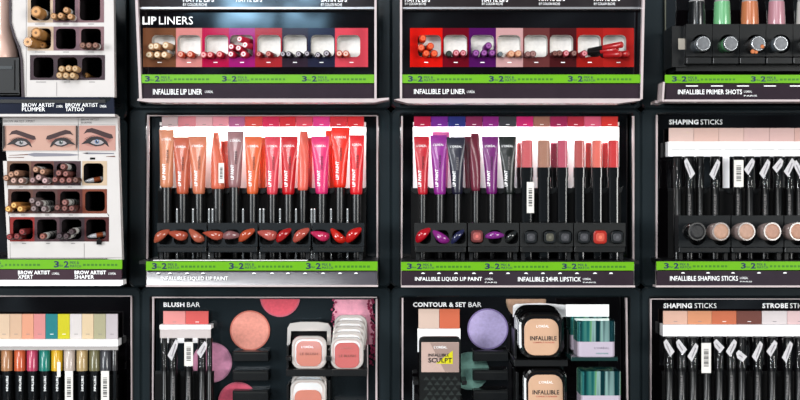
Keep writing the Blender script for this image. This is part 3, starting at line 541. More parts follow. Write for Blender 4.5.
# ================================================================ black shaping sticks
def stick(label, x, y0, y1, zf, yc=0.014, w_=8.5, slant=None, txt='INFALLIBLE', sticker=None, tip=None, textx=0, grp='black shaping sticks', name='shaping_stick', cat='shaping stick', wy=194):
    A = W(x, y0, yc); r = L(w_/2, yc); root = thing(name, label, cat, (A.x, yc, zf), grp)
    b = MB(); zc = W(0, y1, yc).z
    b.rod((A.x, yc, zf), (0, 0, 1), [(0, r*0.95), (zc-zf, r*0.95), (zc-zf+0.0005, r*0.88), (A.z-zf-0.002, r*0.88), (A.z-zf, r*0.75)], M((8, 8, 9), 0.28, noise=0.1, spec=0.35), 14); bd = part(b, 'barrel', root)
    b = MB(); b.rod((A.x, yc, zc), (0, 0, 1), [(0, r*1.04), (A.z-zc+0.001, r*1.04), (A.z-zc+0.0016, r*0.9)], tip or SMOKE, 14); part(b, 'cap', root)
    if slant:
        s0, s1, dr = slant; q = MB(); yy = yc-r*1.04-0.0006
        q.prism([(x+dr*2.6, s0), (x+dr*5.4, s0+3), (x+dr*4.2, s0+8), (x-dr*1.2, s1+1), (x-dr*5.6, s1-4.5)], yy-0.0003, 0.0005, LABG); q.prism([(x+dr*2.2, s0+4.5), (x+dr*3.2, s0+5.2), (x-dr*0.8, s1-3), (x-dr*1.6, s1-4)], yy-0.0005, 0.0002, M((165, 160, 165), 0.5)); part(q, 'folded_label', root, 'white folded label')
    if txt:
        t = MB(); fy = lambda px, py: yc-r*1.02-0.0003
        vtext(t, txt, x-1.0+textx, wy, x+1.3+textx, wy+20, fy, TXTG); t.keep = True; part(t, 'stick_lettering', bd)
    if sticker: b = MB(); barcode(b, *sticker, yc-r*1.04-0.0012); part(b, 'barcode_sticker', root, 'white barcode sticker')
    return root
def card_front(root, x0, x1, y0, y1, yf=0.03, d=0.022, lines=True, mat=WHITE):
    b = MB(); b.pbox(x0, y0, x1, y1, yf, d, mat, b=0.0006)
    if lines:
        k = x0+3
        while k < x1-14:
            b.pbox(k, y0+(y1-y0)*0.50, k+min(24, x1-k-4), y0+(y1-y0)*0.50+0.6, yf-0.0003, 0.0003, M((170, 165, 165), 0.5)); k += 26.5
    return part(b, 'card_hood', root, 'white card hood over the row of products')
tr, zf = tray('tray of black shaping sticks under pale skin-tone swatches, right edge middle', 641, 109, 912, 287, 657, 114, 900, 285, 261)
t = MB(); text(t, 'SHAPING', 669, 119.5, 698.5, 124.5, YB-0.0004, TXTW, 0.035); part(t, 'title_lettering', tr); t = MB(); text(t, 'STICKS', 700.5, 119.5, 722.5, 124.5, YB-0.0004, TXTW); part(t, 'title_lettering', tr)
swatches(tr, [669, 694, 719, 744, 769.5, 794.5, 820, 845, 870], 128, 142, [(228, 196, 186), (226, 188, 176), (226, 190, 180), (222, 184, 178), (220, 182, 176), (215, 172, 162), (205, 160, 150), (195, 150, 135)], nums=False)
card_front(tr, 668.5, 880, 141.5, 156.5, 0.030, 0.022)
b = MB(); b.pbox(723, 156, 729.5, 188, 0.022, 0.003, WHITE); part(b, 'white_card', tr)
edge(tr, 657, 115, 656.7, 285, 1.5)
comb(tr, 668, 880, [680, 704, 730, 755, 780, 805, 830, 855], zf)
xs = [(677.5, None, None, 'leftmost in the right-hand tray'), (689.5, (158, 178, -1), None, 'second from the left, with a folded label near its cap'), (700, None, None, 'third from the left, narrow and set back'), (715, (159, 179, 1), None, 'fourth from the left, with a label slanting up right'), (738, None, (734, 160, 743.5, 187), 'with the large barcode sticker in the right-hand tray'), (749.5, (158, 174, 1), None, 'right of the one with the large barcode sticker'), (765, (159, 178, 1), None, 'with a long label slanting up right, right of centre'), (778, (158, 172, 1), None, 'with a short label left of the next pair of labels'), (789.5, (158, 176, 1), None, 'with a label near the right edge of the photo'), (799, (160, 177, -1), None, 'cut by the right edge of the photo')]
for i, (x, sl, st, lb) in enumerate(xs):
    stick('glossy black shaping stick '+lb, x, 157.5, 188, zf, w_=9.5 if i != 2 else 8, slant=sl, sticker=st, txt='INFALLIBLE' if i in (1, 3, 4, 6, 8) else None, yc=0.012 if i != 2 else 0.015)
bl = [(678.5, 730.5, (697, 721)), (731.5, 783.5, (746, 772)), (784.5, 836, (798, 822))]
def cup_tester(label, cx, cy, r, rgb, dark=False):
    yf = -0.050; c = W(cx, cy, yf); R = L(r, yf); root = thing('stick_tester', label, 'tester', (c.x, -0.03, c.z), 'round testers leaning out of their blocks')
    d = Vector((-0.0035, 0.030, -0.001))
    b = MB(); b.rod(c, d, [(0.0, R*0.86), (0.001, R), (0.028, R*0.9)], M((16, 17, 18), 0.15, coat=0.5) if dark else M((150, 130, 125), 0.12, coat=0.6), 20); part(b, 'casing', root)
    b = MB(); b.rod(c-d.normalized()*0.0006, d, [(0.0, R*0.98), (0.0012, R*1.02), (0.0016, R*1.02)], BLACK if dark else M((165, 152, 146), 0.15, coat=0.3), 20); b2 = part(b, 'rim', root)
    b = MB(); b.rod(c-d.normalized()*0.0012, d, [(0.0, R*0.6), (0.0005, R*0.82), (0.0009, R*0.84)], M(rgb, 0.5, noise=0.1, nscale=300, bump=0.5), 20); part(b, 'colour_pan', root)
    return root
for i, (x0, x1, ws) in enumerate(bl):
    tester_block('black block holding two round testers, %s from the left in the right-hand tray' % ('first', 'second', 'third')[i], x0, x1, ws, y0=215.5, y1=247, y2=253.5, z0=zf, ww=17, wh=17, hr=8.5, m=M((22, 25, 27), 0.3, noise=0.1), yf=-0.028)
for x, c, dk, lb in ((697, (28, 28, 30), True, 'black closed round tester, leftmost in the right-hand tray'), (721, (205, 160, 135), False, 'beige round tester in a clear rim, first after the black one'), (746.5, (205, 162, 140), False, 'beige round tester in a clear rim, third from the left'), (772.3, (200, 152, 130), False, 'beige round tester in a clear rim, fourth from the left'), (798, (200, 150, 125), False, 'beige round tester cut by the right edge of the photo')):
    cup_tester(lb, x, 231.5, 9.3, c, dk)
rail(tr, 656.5, 900, 261.5, 270, 270.8, 285.5, [664, 741, 818], [('INFALLIBLE SHAPING STICKS', 670, 276, 738, 280.8, 0.008), ("L'ORÉAL", 740, 276.5, 748, 279, 0), ('PARIS', 740, 281, 752, 282.2, 0)], [683, 708, 733, 759, 785])
lip(tr, [(656, 285.5), (900, 285.5), (900, 287.3), (656, 287.3)], 0.02, EDGE)

# ================================================================ ROW 0 right: primer tray
tr, zf = tray('tray of face primers in green, orange and pink tubes, top right corner', 641, -85, 912, 109, 664, -70, 900, 105, 76)
edge(tr, 665.5, -70, 665.5, 76, 1.0, m=M((120, 120, 105), 0.3))
rail(tr, 665, 900, 74.8, 83, 83.8, 99.5, [672, 751, 830], [('INFALLIBLE PRIMER SHOTS', 678, 89.5, 742, 94.3, 0.008), ("L'ORÉAL", 744, 90, 752, 92.6, 0), ('PARIS', 744, 95, 757, 96.5, 0)], [])
for k in (692, 717, 743, 770, 796): b = MB(); b.pbox(k-6, 85.5, k+6, 86.4, RY-0.0004, 0.0001, TXTW); part(b, 'tick_mark', tr)
edge(tr, 664, 82, 662.8, 101, 2.0, -0.058, 0.03)
lip(tr, [(662, 99.5), (900, 99.5), (900, 101.5), (662, 101.5)], 0.03, EDGE); 
b = MB(); b.pbox(655, 100.5, 664, 103.2, -0.03, 0.028, EDGE); part(b, 'lip_corner', tr)
b = MB(); b.pbox(672, 26, 687, 67, -0.022, 0.05, BLACK); b.pbox(678.3, 38.5, 685.5, 49.5, -0.0224, 0.0004, M((205, 195, 180), 0.5)); part(b, 'side_bracket', tr)
b = MB(); b.pbox(676, 64, 845, 71, -0.018, 0.06, BLACK); b.pbox(676, 71, 845, 80, 0.02, 0.03, MATTE); part(b, 'block_rest', tr)
pxs = [686, 712.5, 739.5, 766, 793, 820]; names = ['black', 'green', 'orange', 'pink', 'white']
pc = [(26, 26, 28), (125, 200, 140), (218, 130, 85), (208, 148, 160), (225, 222, 215)]
for i in range(5):
    cx = [703.5, 731, 758.5, 785-4, 812][i]
    a = W((pxs[i]+pxs[i+1])/2, 64, -0.03); root = thing('tester_block', 'square black tester block in front of the %s primer tube' % names[i], 'tester block', (a.x, -0.02, a.z), 'black tester blocks')
    b = MB(); b.holeplate(pxs[i]+0.2, 24, pxs[i+1]-0.2, 56.5, [701.5, 728.5, 756, 781, 808][i], 44, 19, 19, 9, -0.03, 0.024, M((18, 19, 20), 0.34, noise=0.1), BLACK, WELL, 0.02)
    part(b, 'block', root); b = MB(); b.pbox(pxs[i]+0.6, 57, pxs[i+1]-0.6, 64, -0.034, 0.026, BLACK2, b=0.001); part(b, 'ledge', root)
    yf = -0.052; c = W(cx, 43.5, yf); R = L(7.6, yf); d = Vector((-0.004, 0.040, -0.0015))
    root = thing('primer_tester', ['clear silver-capped primer tester, leftmost', 'primer tester with green primer showing in its base', 'primer tester smeared with orange primer', 'clear silver-capped primer tester in front of the pink tube', 'primer tester cut by the right edge'][i], 'tester', (c.x, -0.03, c.z), 'primer testers leaning out of their blocks')
    b = MB(); b.rod(c, d, [(0, R*0.92), (0.001, R), (0.011, R), (0.0115, R*0.94), (0.038, R*0.9)], M([(120, 130, 138), (95, 180, 115), (70, 62, 60), (110, 122, 130), (100, 100, 100)][i], 0.15, coat=0.6), 24); part(b, 'bottle', root)
    b = MB(); b.rod(c-d.normalized()*0.0005, d, [(0, R*0.9), (0.0006, R*1.02), (0.0035, R*1.02)], M((175, 178, 182), 0.25, metal=0.8), 24); b.rod(c-d.normalized()*0.0009, d, [(0, R*0.8), (0.0006, R*0.84)], M((110, 112, 116), 0.4, metal=0.5, noise=0.3, nscale=200), 24); part(b, 'silver_cap', root)
    if i == 2:
        for (u_, v_, r_) in ((4, 3, 2.2), (-5.5, 8, 2.4), (-2, 8.6, 1.8)):
            b = MB(); b.rod(W(cx+u_, 43.5+v_, yf-0.0014), (0, 1, 0), [(0, L(r_)*0.7), (0.0008, L(r_)), (0.002, L(r_)*0.6)], M((225, 130, 75), 0.4), 9); part(b, 'primer_smear', root)
    a0, a1 = [(688, 705.5), (713.5, 730.5), (741, 758.5), (768, 785), (796.5, 814)][i]; yc = 0.016
    p = W((a0+a1)/2, 64, yc); r = L((a1-a0)/2, yc)
    root = thing('primer_tube', '%s primer tube standing behind the tester blocks' % names[i], 'primer tube', (p.x, yc, p.z), 'primer tubes standing upright')
    b = MB(); z1 = W(0, 2, yc).z-p.z; z2 = W(0, -34, yc).z-p.z
    b.rod((p.x, yc, p.z), (0, 0, 1), [(0, r*0.97), (0.001, r), (z1*0.72, r), (z1, r*0.9)], M(pc[i], 0.25, coat=0.4, noise=0.03), 24); part(b, 'tube_body', root)
    b = MB(); b.rod((p.x, yc, p.z+z1), (0, 0, 1), [(0, r*0.9), (0.002, r*0.82), (z2-z1, r*0.78)], clear((210, 205, 205), 0.6), 24); part(b, 'upper_cap', root)
    b = MB(); b.box(p.x-r*1.25, p.x+r*1.25, yc-r*1.2, yc+r*1.2, W(0, 68, yc).z-0.002, p.z, BLACK); part(b, 'socket', tr)

# ================================================================ LEFT COLUMN, brow pencils
def strips(mb, quads, yf, d, m):
    for q in quads: mb.prism(q, yf, d, m)
YP = -0.036
PLUM = M((52, 34, 44), 0.4)
tr, _ = tray('white brow pencil tray with nine pockets, top left corner', -130, -85, 127, 119, -110, -70, 114, 112, 99)
wp = M((222, 216, 213), 0.4, noise=0.02, k=0.66); wk = M((40, 34, 36), 0.5)
b = MB()
strips(b, [[(11, -60), (11, 22), (15, 36), (20, 48), (22.5, 60), (24, 97), (30, 97), (30, 55), (27.5, 50.5), (27.5, -60)], [(104, -60), (113, -60), (114.5, 97), (105, 97), (105, 55), (104, 51)], [(27.5, 22.5), (104, 22.5), (104, 26.5), (27.5, 26.5)], [(27.5, 50.5), (104, 50.5), (105, 55), (30, 55)], [(30, 80), (105, 80), (105, 97), (30, 97)]], YP, 0.012, wp)
part(b, 'white_panel', tr)
b = MB(); b.prism([(9, -60), (11.2, -60), (11.2, 22), (15.2, 36), (20.2, 48), (22.7, 60), (24.2, 97), (21.5, 97), (20.5, 60), (18, 48), (13, 36), (9, 22)], YP-0.002, 0.016, PLUM); part(b, 'dark_panel_edge', tr)
b = MB(); cream = M((206, 178, 150), 0.35, k=0.62); mv = M((118, 84, 94), 0.3, k=0.62); mv2 = M((130, 92, 98), 0.3, k=0.62); dm = M((58, 34, 44), 0.3, k=0.62)
for (x0, y0, x1, y1, hx, hy, hw, hh, m) in ((27.5, -7, 53, 22.5, 40.5, 8.5, 19.5, 24, cream), (53, -7, 78, 22.5, 65, 8.5, 20, 24, mv), (78, -7, 104, 22.5, 90, 8.5, 20.5, 24, mv2),
        (27.5, 26.5, 53.5, 50.5, 41, 38.6, 20, 20.5, cream), (53.5, 26.5, 79, 50.5, 66, 38.8, 20, 20.5, mv), (79, 26.5, 104, 50.5, 91, 38.8, 20, 20.5, mv2),
        (30, 55, 55, 80, 43.5, 67.5, 20, 20.5, dm), (55, 55, 80, 80, 67.5, 67.5, 20, 20.5, dm), (80, 55, 105, 80, 92, 67.5, 20, 20.5, dm)):
    b.holeplate(x0, y0, x1, y1, hx, hy, hw, hh, 4, YP-0.0003, 0.002, m, wk, WELL, 0.07)
part(b, 'pocket_plate', tr)
b = MB()
for (x, y) in ((40, 24), (66, 24), (91, 24), (40, 52), (66, 52), (91, 52), (41, 82), (67, 82), (92, 82)): b.pbox(x-3-2*(x < 45), y-.3, x+3+2*(x < 45), y+.3, YP-0.0003, 0.0002, M((110, 105, 105), 0.5))
for x in (26, 56.5): b.pbox(x, 82 if x > 30 else -50, x+0.4, 96, YP-0.0003, 0.0002, M((150, 145, 145), 0.5))
part(b, 'printed_lines', tr)
b = MB(); b.prism([(-60, 97), (113.5, 97), (114.5, 114), (-60, 114)], -0.045, 0.006, M((38, 42, 58), 0.15, coat=0.5, noise=0.2, nscale=12)); ro = part(b, 'price_rail', tr)
for q in (('BROW ARTIST', 22, 103, 54.5, 106.8), ('PLUMPER', 22, 107.4, 45, 111.2), ('BROW ARTIST', 65.5, 103, 98, 106.8), ('TATTOO', 65.5, 107.4, 84, 111.2), ("L'ORÉAL", 56.5, 104.5, 63, 107.5), ("L'ORÉAL", 100, 104.5, 106.5, 107.5)):
    t = MB(); text(t, *q, -0.0454, TXTW, 0.006); part(t, 'rail_lettering', ro)
b = MB(); b.prism([(99, 97.2), (111, 97.2), (109.5, 100.5), (105, 102.3), (100.5, 100.5)], -0.0455, 0.0004, M((14, 22, 26), 0.2)); part(b, 'round_tab', ro)
lip(tr, [(-60, 114), (114.5, 114), (115, 116.5), (-60, 116.5)], 0.02, wp)
# gel tube and its holder at the very left
a = W(0, 60, -0.01); R = L(17, -0.01)
root = thing('brow_gel_tube', 'tall copper pink brow gel tube with wide shoulders, at the left edge', 'brow gel', (a.x, -0.005, W(0, 92, 0).z))
b = MB(); zt = lambda py: W(0, py, -0.01).z-W(0, 92, -0.01).z
b.rod((a.x, -0.005+0.0, W(0, 92, -0.01).z), (0, 0, 1), [(0, R), (zt(60), R*1.02), (zt(50), R*0.96), (zt(38), R*0.74), (zt(28), R*0.58), (zt(-60), R*0.54)], M((238, 200, 184), 0.22, metal=0.2, noise=0.04, k=0.85, spec=0.7), 28); part(b, 'tube_body', root)
b = MB(); b.pbox(-30, 57, 19.5, 95, -0.034, 0.008, BLACK2, b=0.001); b.pbox(-30, 66, 12, 69, -0.0348, 0.001, M((70, 75, 78), 0.3)); b.pbox(-30, 93, 19.5, 95, -0.034, 0.05, BLACK); b.pbox(14, 60, 15, 90, -0.0348, 0.001, MATTE); part(b, 'gel_holder', tr)
def bp(lb, x, y, r, rgb, ring=None, sticker=None, dx=0.0, grp='brow pencils in the pockets', dz=0.0, yf=-0.052):
    pencil('brow_pencil', lb, x, y, r, rgb, ring or tuple(min(255, int(v*1.2+15)) for v in rgb), yf=yf, yb=0.03, dx=dx, dz=dz, group=grp, sticker=sticker, cat='brow pencil', tipc=tuple(int(v*0.8) for v in rgb))
TAN = (185, 130, 72); TN2 = (205, 165, 115)
bp('thick tan brow pen with a white sticker in the top left pocket', 36, 11.5, 6, TAN, sticker=(0.22, 0.6), dx=.006, dz=-.004)
for x, y, lb, st in ((53.4, 16, 'small tan brow pencil at the far left of the second pocket, top row', None), (60.5, 15.5, 'small tan brow pencil in the middle of the second pocket, top row', None), (66, 10, 'small tan brow pencil lying on top in the second pocket, top row', (0.12, 0.5)), (70.2, 16.4, 'small tan brow pencil at the right of the second pocket, top row', (0.12, 0.45))): bp(lb, x, y, 3.2, (178, 130, 85), sticker=st)
bp('thick tan brow pen lying on top in the second-row left pocket', 36, 32.8, 5.4, TAN, dx=.004); bp('thick tan brow pen leaning out left in the second-row left pocket', 27.8, 41.9, 5.4, TAN, dx=.012)
bp('thick tan brow pen set back at the lower right of the second-row left pocket', 42.5, 45, 3.6, (170, 115, 60), yf=-0.03)
for x, lb in ((82.5, 'left of three'), (88.7, 'middle of three'), (95.3, 'right of three, with a white sticker')): bp('small brown brow pencil, %s in the second-row right pocket' % lb, x, 45.3, 3.1, (118, 78, 62), sticker=(0.1, 0.35) if x > 94 else None)
for x, y, lb in ((61.5, 68.8, 'upper left'), (68.3, 68.2, 'upper middle'), (75, 68.6, 'upper right'), (59.2, 75.2, 'lower left'), (65.7, 75.4, 'lower middle'), (72.4, 75.4, 'lower right')): bp('small blond brow pencil, %s of the six in the third-row pocket' % lb, x, y, 3.2, (205, 160, 110), (225, 190, 145))
bp('single blond brow pencil deep in the third-row right pocket', 85.5, 75.5, 3, (150, 105, 55), yf=-0.02)

tr, _ = tray('white brow pencil tray under the pictures of eyes, left side', -130, 119, 127, 287, -110, 124, 114, 285, 259)
b = MB()
strips(b, [[(2, 116), (117.5, 116), (118.8, 161), (7, 161)], [(3, 161), (7, 161), (10, 241.5), (10, 260), (8, 260)], [(7, 185.5), (107, 185.5), (107, 189), (8, 189)], [(8, 213.5), (107, 213.5), (109, 217), (10, 217)], [(10, 241.5), (109, 241.5), (109, 260), (10, 260)],
    [(107, 161), (118.8, 161), (122, 260), (109, 260), (109, 215), (107, 213)], [(80.8, 161), (82.2, 161), (82.2, 185.5), (80.8, 185.5)]], YP, 0.012, wp)
part(b, 'white_panel', tr)
b = MB()
for (x0, y0, x1, y1, hx, c) in ((7, 161, 31, 185.5, 19.5, (122, 88, 68)), (31, 161, 54, 185.5, 43.5, (104, 60, 52)), (54, 161, 80.8, 185.5, 66.5, (72, 46, 52)), (82.2, 161, 107, 185.5, 93.4, (216, 190, 160)),
        (8, 189, 33, 213.5, 21, (96, 58, 46)), (33, 189, 57.5, 213.5, 45.5, (84, 52, 48)), (57.5, 189, 82.5, 213.5, 70, (84, 34, 30)), (82.5, 189, 107, 213.5, 95, (128, 60, 36)),
        (10, 217, 34.5, 241.5, 23, (150, 30, 24)), (34.5, 217, 59.5, 241.5, 47, (84, 56, 62)), (59.5, 217, 84.5, 241.5, 71.5, (50, 30, 36)), (84.5, 217, 109, 241.5, 96, (78, 26, 26))):
    b.holeplate(x0, y0, x1, y1, hx, (y0+y1)/2, 19.8, 20, 4, YP-0.0003, 0.002, M(c, 0.3, k=0.62), wk, WELL, 0.07)
part(b, 'pocket_plate', tr)
def ell(cx, cy, a, c, ang=0, n=24, a0=0, a1=360):
    ca, sa = math.cos(math.radians(ang)), math.sin(math.radians(ang)); out = []
    for i in range(n+(0 if a1-a0 == 360 else 1)):
        t = math.radians(a0+(a1-a0)*i/n); x, y = a*math.cos(t), -c*math.sin(t); out.append((cx+x*ca-y*sa, cy+x*sa+y*ca))
    return out
def picture(name, x0, x1, eyes, skin, sk2):
    b = MB(); yf = YP-0.0006; b.pbox(x0, 125.5, x1, 150.5, yf, 0.0006, M(skin, 0.35, noise=0.03, nscale=40)); lay = [yf]
    def lyr(pts, c): lay[0] -= 0.00006; b.prism(pts, lay[0], 0.00005, M(c, 0.4))
    for (cx, cy, s, flip, iris) in eyes:
        f = -1 if flip else 1; P = lambda pts: [(cx+f*s*x, cy+s*y) for x, y in pts]
        for q, k in ((1.0, 0.25), (0.8, 0.5), (0.6, 0.8)):
            c = tuple(int(a_*(1-k)+b_*k) for a_, b_ in zip(skin, sk2)); lyr(P([(x*(q*.6+.4), y*q-1.2) for x, y in ell(0, 0, 15, 6.2, -8 if not flip else -8)]), c)
        # brow: thin outer tail, full inner end
        lyr(P([(-14.5, -7.6), (-11, -12.4), (-6, -13.6), (0, -11.8), (8, -9.0), (14, -7.0), (15.2, -3.4), (12, -2.8), (6, -4.6), (-1, -7.2), (-7, -9), (-11, -9)]), (58, 24, 26))
        lyr(P([(-13, -0.5), (-8, -4.2), (-1, -5.2), (5, -3.6), (9, 0), (11, 5.5), (7, 2.4), (3, 4.2), (-2, 4.9), (-6, 3.6), (-10, 1.8), (-17, 2.8)]), (30, 16, 20))
        lyr(P([(-7.5, 1.0), (-5, -1.2), (-1, -2.0), (3, -1.3), (6, 1.0), (3, 2.8), (-1, 3.4), (-5, 2.4)]), (190, 180, 182))
        lyr([(cx+f*s*(-1)+x, cy+s*0.1+y) for x, y in ell(0, 0, 2.3*s, 2.3*s)], iris); lyr([(cx+f*s*(-1)+x, cy+s*0.1+y) for x, y in ell(0, 0, 1.3*s, 1.3*s)], (22, 22, 28)); lyr([(cx+f*s*(-1)+x+0.6, cy-0.6+y) for x, y in ell(0, 0, .6*s, .6*s)], (235, 235, 240))
        for k in range(5): lyr(P([(-11-k*0.2+k*2.0, -1.5-k*0.9), (-14.5+k*1.9, -4.0-k*0.5), (-10.2+k*2.0, -1.8-k*0.9)]), (30, 18, 22))
    for (xa, xb) in ((x0, x0+1.4), (x1-1.6, x1)) if len(eyes) == 2 else (): lyr([(xa, 125.5), (xb, 125.5), (xb+(0.6 if xa == x0 else 0), 145), (xa, 150)], (50, 30, 26))
    part(b, name, tr)
picture('eye_picture', 3.2, 77.5, [(22, 142.5, 0.92, False, (120, 125, 125)), (60, 142.3, 0.92, True, (105, 120, 115))], (218, 172, 154), (150, 88, 74))
picture('eye_picture', 79, 115.5, [(98, 141.5, 1.0, False, (110, 135, 175))], (214, 160, 146), (150, 84, 76))
b = MB(); lc = M((150, 145, 142), 0.5)
for q in ((2.5, 117.5, 115.5, 117.8), (2.5, 124.5, 115.5, 124.8), (78, 117.5, 78.4, 160), (2.5, 151, 115.5, 151.3), (2.5, 117.5, 2.9, 150), (10, 243, 10.3, 259), (84, 243, 84.4, 259), (10, 257.5, 122, 257.8)): b.pbox(*q, YP-0.0003, 0.0002, lc)
for (x, y) in ((21, 187), (45, 187), (70, 187), (23, 215), (47, 215), (71, 215), (24, 243.5), (48, 243.5), (73, 243.5)): b.pbox(x-2, y-.3, x+2, y+.3, YP-0.0003, 0.0002, M((120, 115, 115), 0.5))
part(b, 'printed_lines', tr)
t = MB(); gt = M((120, 116, 116), 0.5); text(t, 'BROW ARTIST XPERT', 3.5, 120, 35, 122.4, YP-0.0003, gt); text(t, 'BROW ARTIST', 81, 118.6, 99, 120.6, YP-0.0003, gt); text(t, 'SHAPER', 81, 121.6, 92, 123.6, YP-0.0003, gt); t.keep = True; part(t, 'panel_lettering', tr)
b = MB(); sg = M((150, 148, 158), 0.3, metal=0.3); bn = M((120, 70, 50), 0.4); y_ = YP-0.0004
b.prism([(28, 154), (34, 152.8), (70, 153.6), (79, 154.6), (79, 155.2), (70, 156), (34, 156.6), (28, 155)], y_, 0.0003, sg); b.prism([(9, 155.2), (28, 154), (28, 155), (9, 155.6)], y_, 0.0003, bn); b.prism([(8, 157.4), (24, 157), (24, 157.8), (8, 157.8)], y_, 0.0003, bn)
b.prism([(83, 153.2), (87, 152.4), (114, 153), (114, 154), (87, 154.2)], y_, 0.0003, sg); b.prism([(82, 153), (88, 152.4), (88, 153.8)], y_, 0.0003, bn); b.pbox(90, 157.5, 95, 159.6, y_, 0.0003, MATTE); b.prism([(106, 156.4), (115, 155.8), (115, 157), (106, 156.8)], y_, 0.0003, bn)
part(b, 'pencil_print', tr)
rail(tr, -60, 122, 259.6, 269, 269.6, 280, [54, -24], [('BROW ARTIST', 18, 270.6, 50, 274.4, 0.02), ('XPERT', 18, 275, 33, 278.8, 0.008), ("L'ORÉAL", 52, 272, 59.5, 274.6, 0), ('BROW ARTIST', 74.5, 270.6, 106, 274.4, 0.02), ('SHAPER', 74.5, 275, 94, 278.8, 0.008), ("L'ORÉAL", 108.5, 272, 116, 274.6, 0)], rmat=M((72, 50, 60), 0.25, coat=0.3, noise=0.05))
lip(tr, [(-60, 280), (122.5, 280), (123, 284.5), (120, 285.8), (-60, 285.8)], 0.02, WHITE)
BR1 = (140, 100, 78); BR2 = (112, 66, 60); BR3 = (95, 55, 50); GLD = (205, 140, 75); TPE = (105, 88, 88)
for x, y, c, lb, st in ((6, 178, BR1, 'light brown brow pencil sticking out furthest left under the eyes', None), (11, 174.5, BR1, 'light brown brow pencil above the leftmost pair under the eyes', None), (16.5, 173.2, BR1, 'light brown brow pencil highest in the first pocket under the eyes', None), (13.5, 180.6, (150, 118, 108), 'light brown brow pencil with a shiny end, bottom middle of the first pocket', None), (21, 180.6, (150, 118, 108), 'light brown brow pencil with a sticker, bottom right of the first pocket', (0.1, 0.45)),
        (35.5, 169.5, BR1, 'brown brow pencil with a long sticker, highest in the second pocket', (0.1, 0.6)), (42.5, 171.6, BR1, 'brown brow pencil second highest in the second pocket', None), (38.6, 177.4, (145, 115, 112), 'brown brow pencil with a shiny end, middle of the second pocket', None), (32.5, 180.2, (120, 92, 92), 'brown brow pencil at the bottom left of the second pocket', None), (44.8, 180.6, (150, 120, 120), 'brown brow pencil with a sticker, bottom right of the second pocket', (0.1, 0.5)),
        (63, 166.7, BR2, 'dark brown brow pencil with a broad white sticker, top of the third pocket', (0.1, 0.8)), (58.5, 173, BR2, 'dark brown brow pencil at the middle left of the third pocket', None), (65.6, 173.8, BR2, 'dark brown brow pencil at the middle right of the third pocket', None), (55, 179.6, BR2, 'dark brown brow pencil, first in the bottom row of the third pocket', None), (62, 180.4, BR2, 'dark brown brow pencil, second in the bottom row of the third pocket', None), (69, 180.2, BR2, 'dark brown brow pencil, third in the bottom row of the third pocket', None), (75.5, 180, (80, 50, 42), 'dark brown brow pencil, last in the bottom row of the third pocket', None),
        (8, 209, GLD, 'golden blond brow pencil furthest left in the middle row', None), (13.8, 205.2, GLD, 'golden blond brow pencil lying on the other two', None), (20.1, 208.9, GLD, 'golden blond brow pencil, rightmost of the three golden ones', None),
        (32, 200.6, TPE, 'taupe brow pencil highest in its pocket, middle row', None), (38.2, 203.6, TPE, 'taupe brow pencil with a white sticker, second highest in its pocket', (0.12, 0.6)), (33.6, 208.6, TPE, 'taupe brow pencil at the bottom left of its pocket', None), (43.8, 208.9, TPE, 'taupe brow pencil with a sticker at the bottom right of its pocket', (0.1, 0.5)),
        (64.6, 202.4, BR2, 'brown brow pencil with a white barcode sticker in the middle row', (0.08, 0.7)), (57.2, 207.6, BR3, 'dark brown brow pencil at the bottom left of the third middle-row pocket', None), (64.5, 208.4, BR3, 'dark brown brow pencil at the bottom middle of the third middle-row pocket', None), (71.6, 208.4, BR3, 'dark brown brow pencil at the bottom right of the third middle-row pocket', None),
        (9.4, 237, (110, 30, 30), 'auburn brow pencil furthest left in the red pocket', None), (16.7, 236.4, (100, 34, 34), 'auburn brow pencil at the bottom middle of the red pocket', None), (22, 231.8, (110, 34, 34), 'auburn brow pencil lying on top in the red pocket', None),
        (42.5, 236.4, (120, 66, 56), 'brown brow pencil with a barcode sticker, alone in the bottom row second pocket', (0.08, 0.75)), (59.4, 236, (48, 36, 40), 'black brow pencil at the left of the third pocket, bottom row', None), (66, 236.2, (52, 36, 38), 'black brow pencil with a white sticker, third pocket, bottom row', (0.1, 0.7)), (71.4, 231.8, (48, 34, 36), 'black brow pencil lying on top with a sticker, third pocket, bottom row', (0.1, 0.7))):
    bp(lb, x, y, 3.2, c, tuple(min(255, int(v*1.35+22)) for v in c), sticker=st, dx=0.003 if st else 0.0, dz=0.003 if (st and y > 225) else 0.0)
for (cx, cy, lb) in ((93.5, 180, 'clear brow brush with copper cap in the cream pocket'), (96, 235.5, 'clear brow brush with copper cap and black tag, bottom row last pocket')):
    a = W(cx-9, cy+1.5, -0.030); q = W(cx+9.5, cy-1.5, -0.024); d = q-a
    root = thing('brow_brush', lb, 'brow brush', tuple((a+q)/2), 'brow brushes lying in the last pockets')
    b = MB(); b.rod(a, d, [(0, 0.0008), (d.length*0.25, 0.0026), (d.length*0.5, 0.0030)], M((190, 190, 195), 0.15, coat=0.5), 12); part(b, 'clear_handle', root)
    b = MB(); b.rod(a+d*0.5, d, [(0, 0.0031), (d.length*0.36, 0.0031)], M((185, 95, 55), 0.2, metal=0.6), 12); part(b, 'copper_cap', root)
    b = MB(); b.rod(a+d*0.86, d, [(0, 0.0033), (d.length*0.14, 0.0030)], SILVER, 12); part(b, 'end_ring', root)
    if cy > 200:
        b = MB(); b.pbox(96.5, 240, 101.5, 244.5, -0.040, 0.0008, MATTE); b.pbox(98, 237, 100, 240, -0.0398, 0.0006, MATTE); part(b, 'black_tag', root)

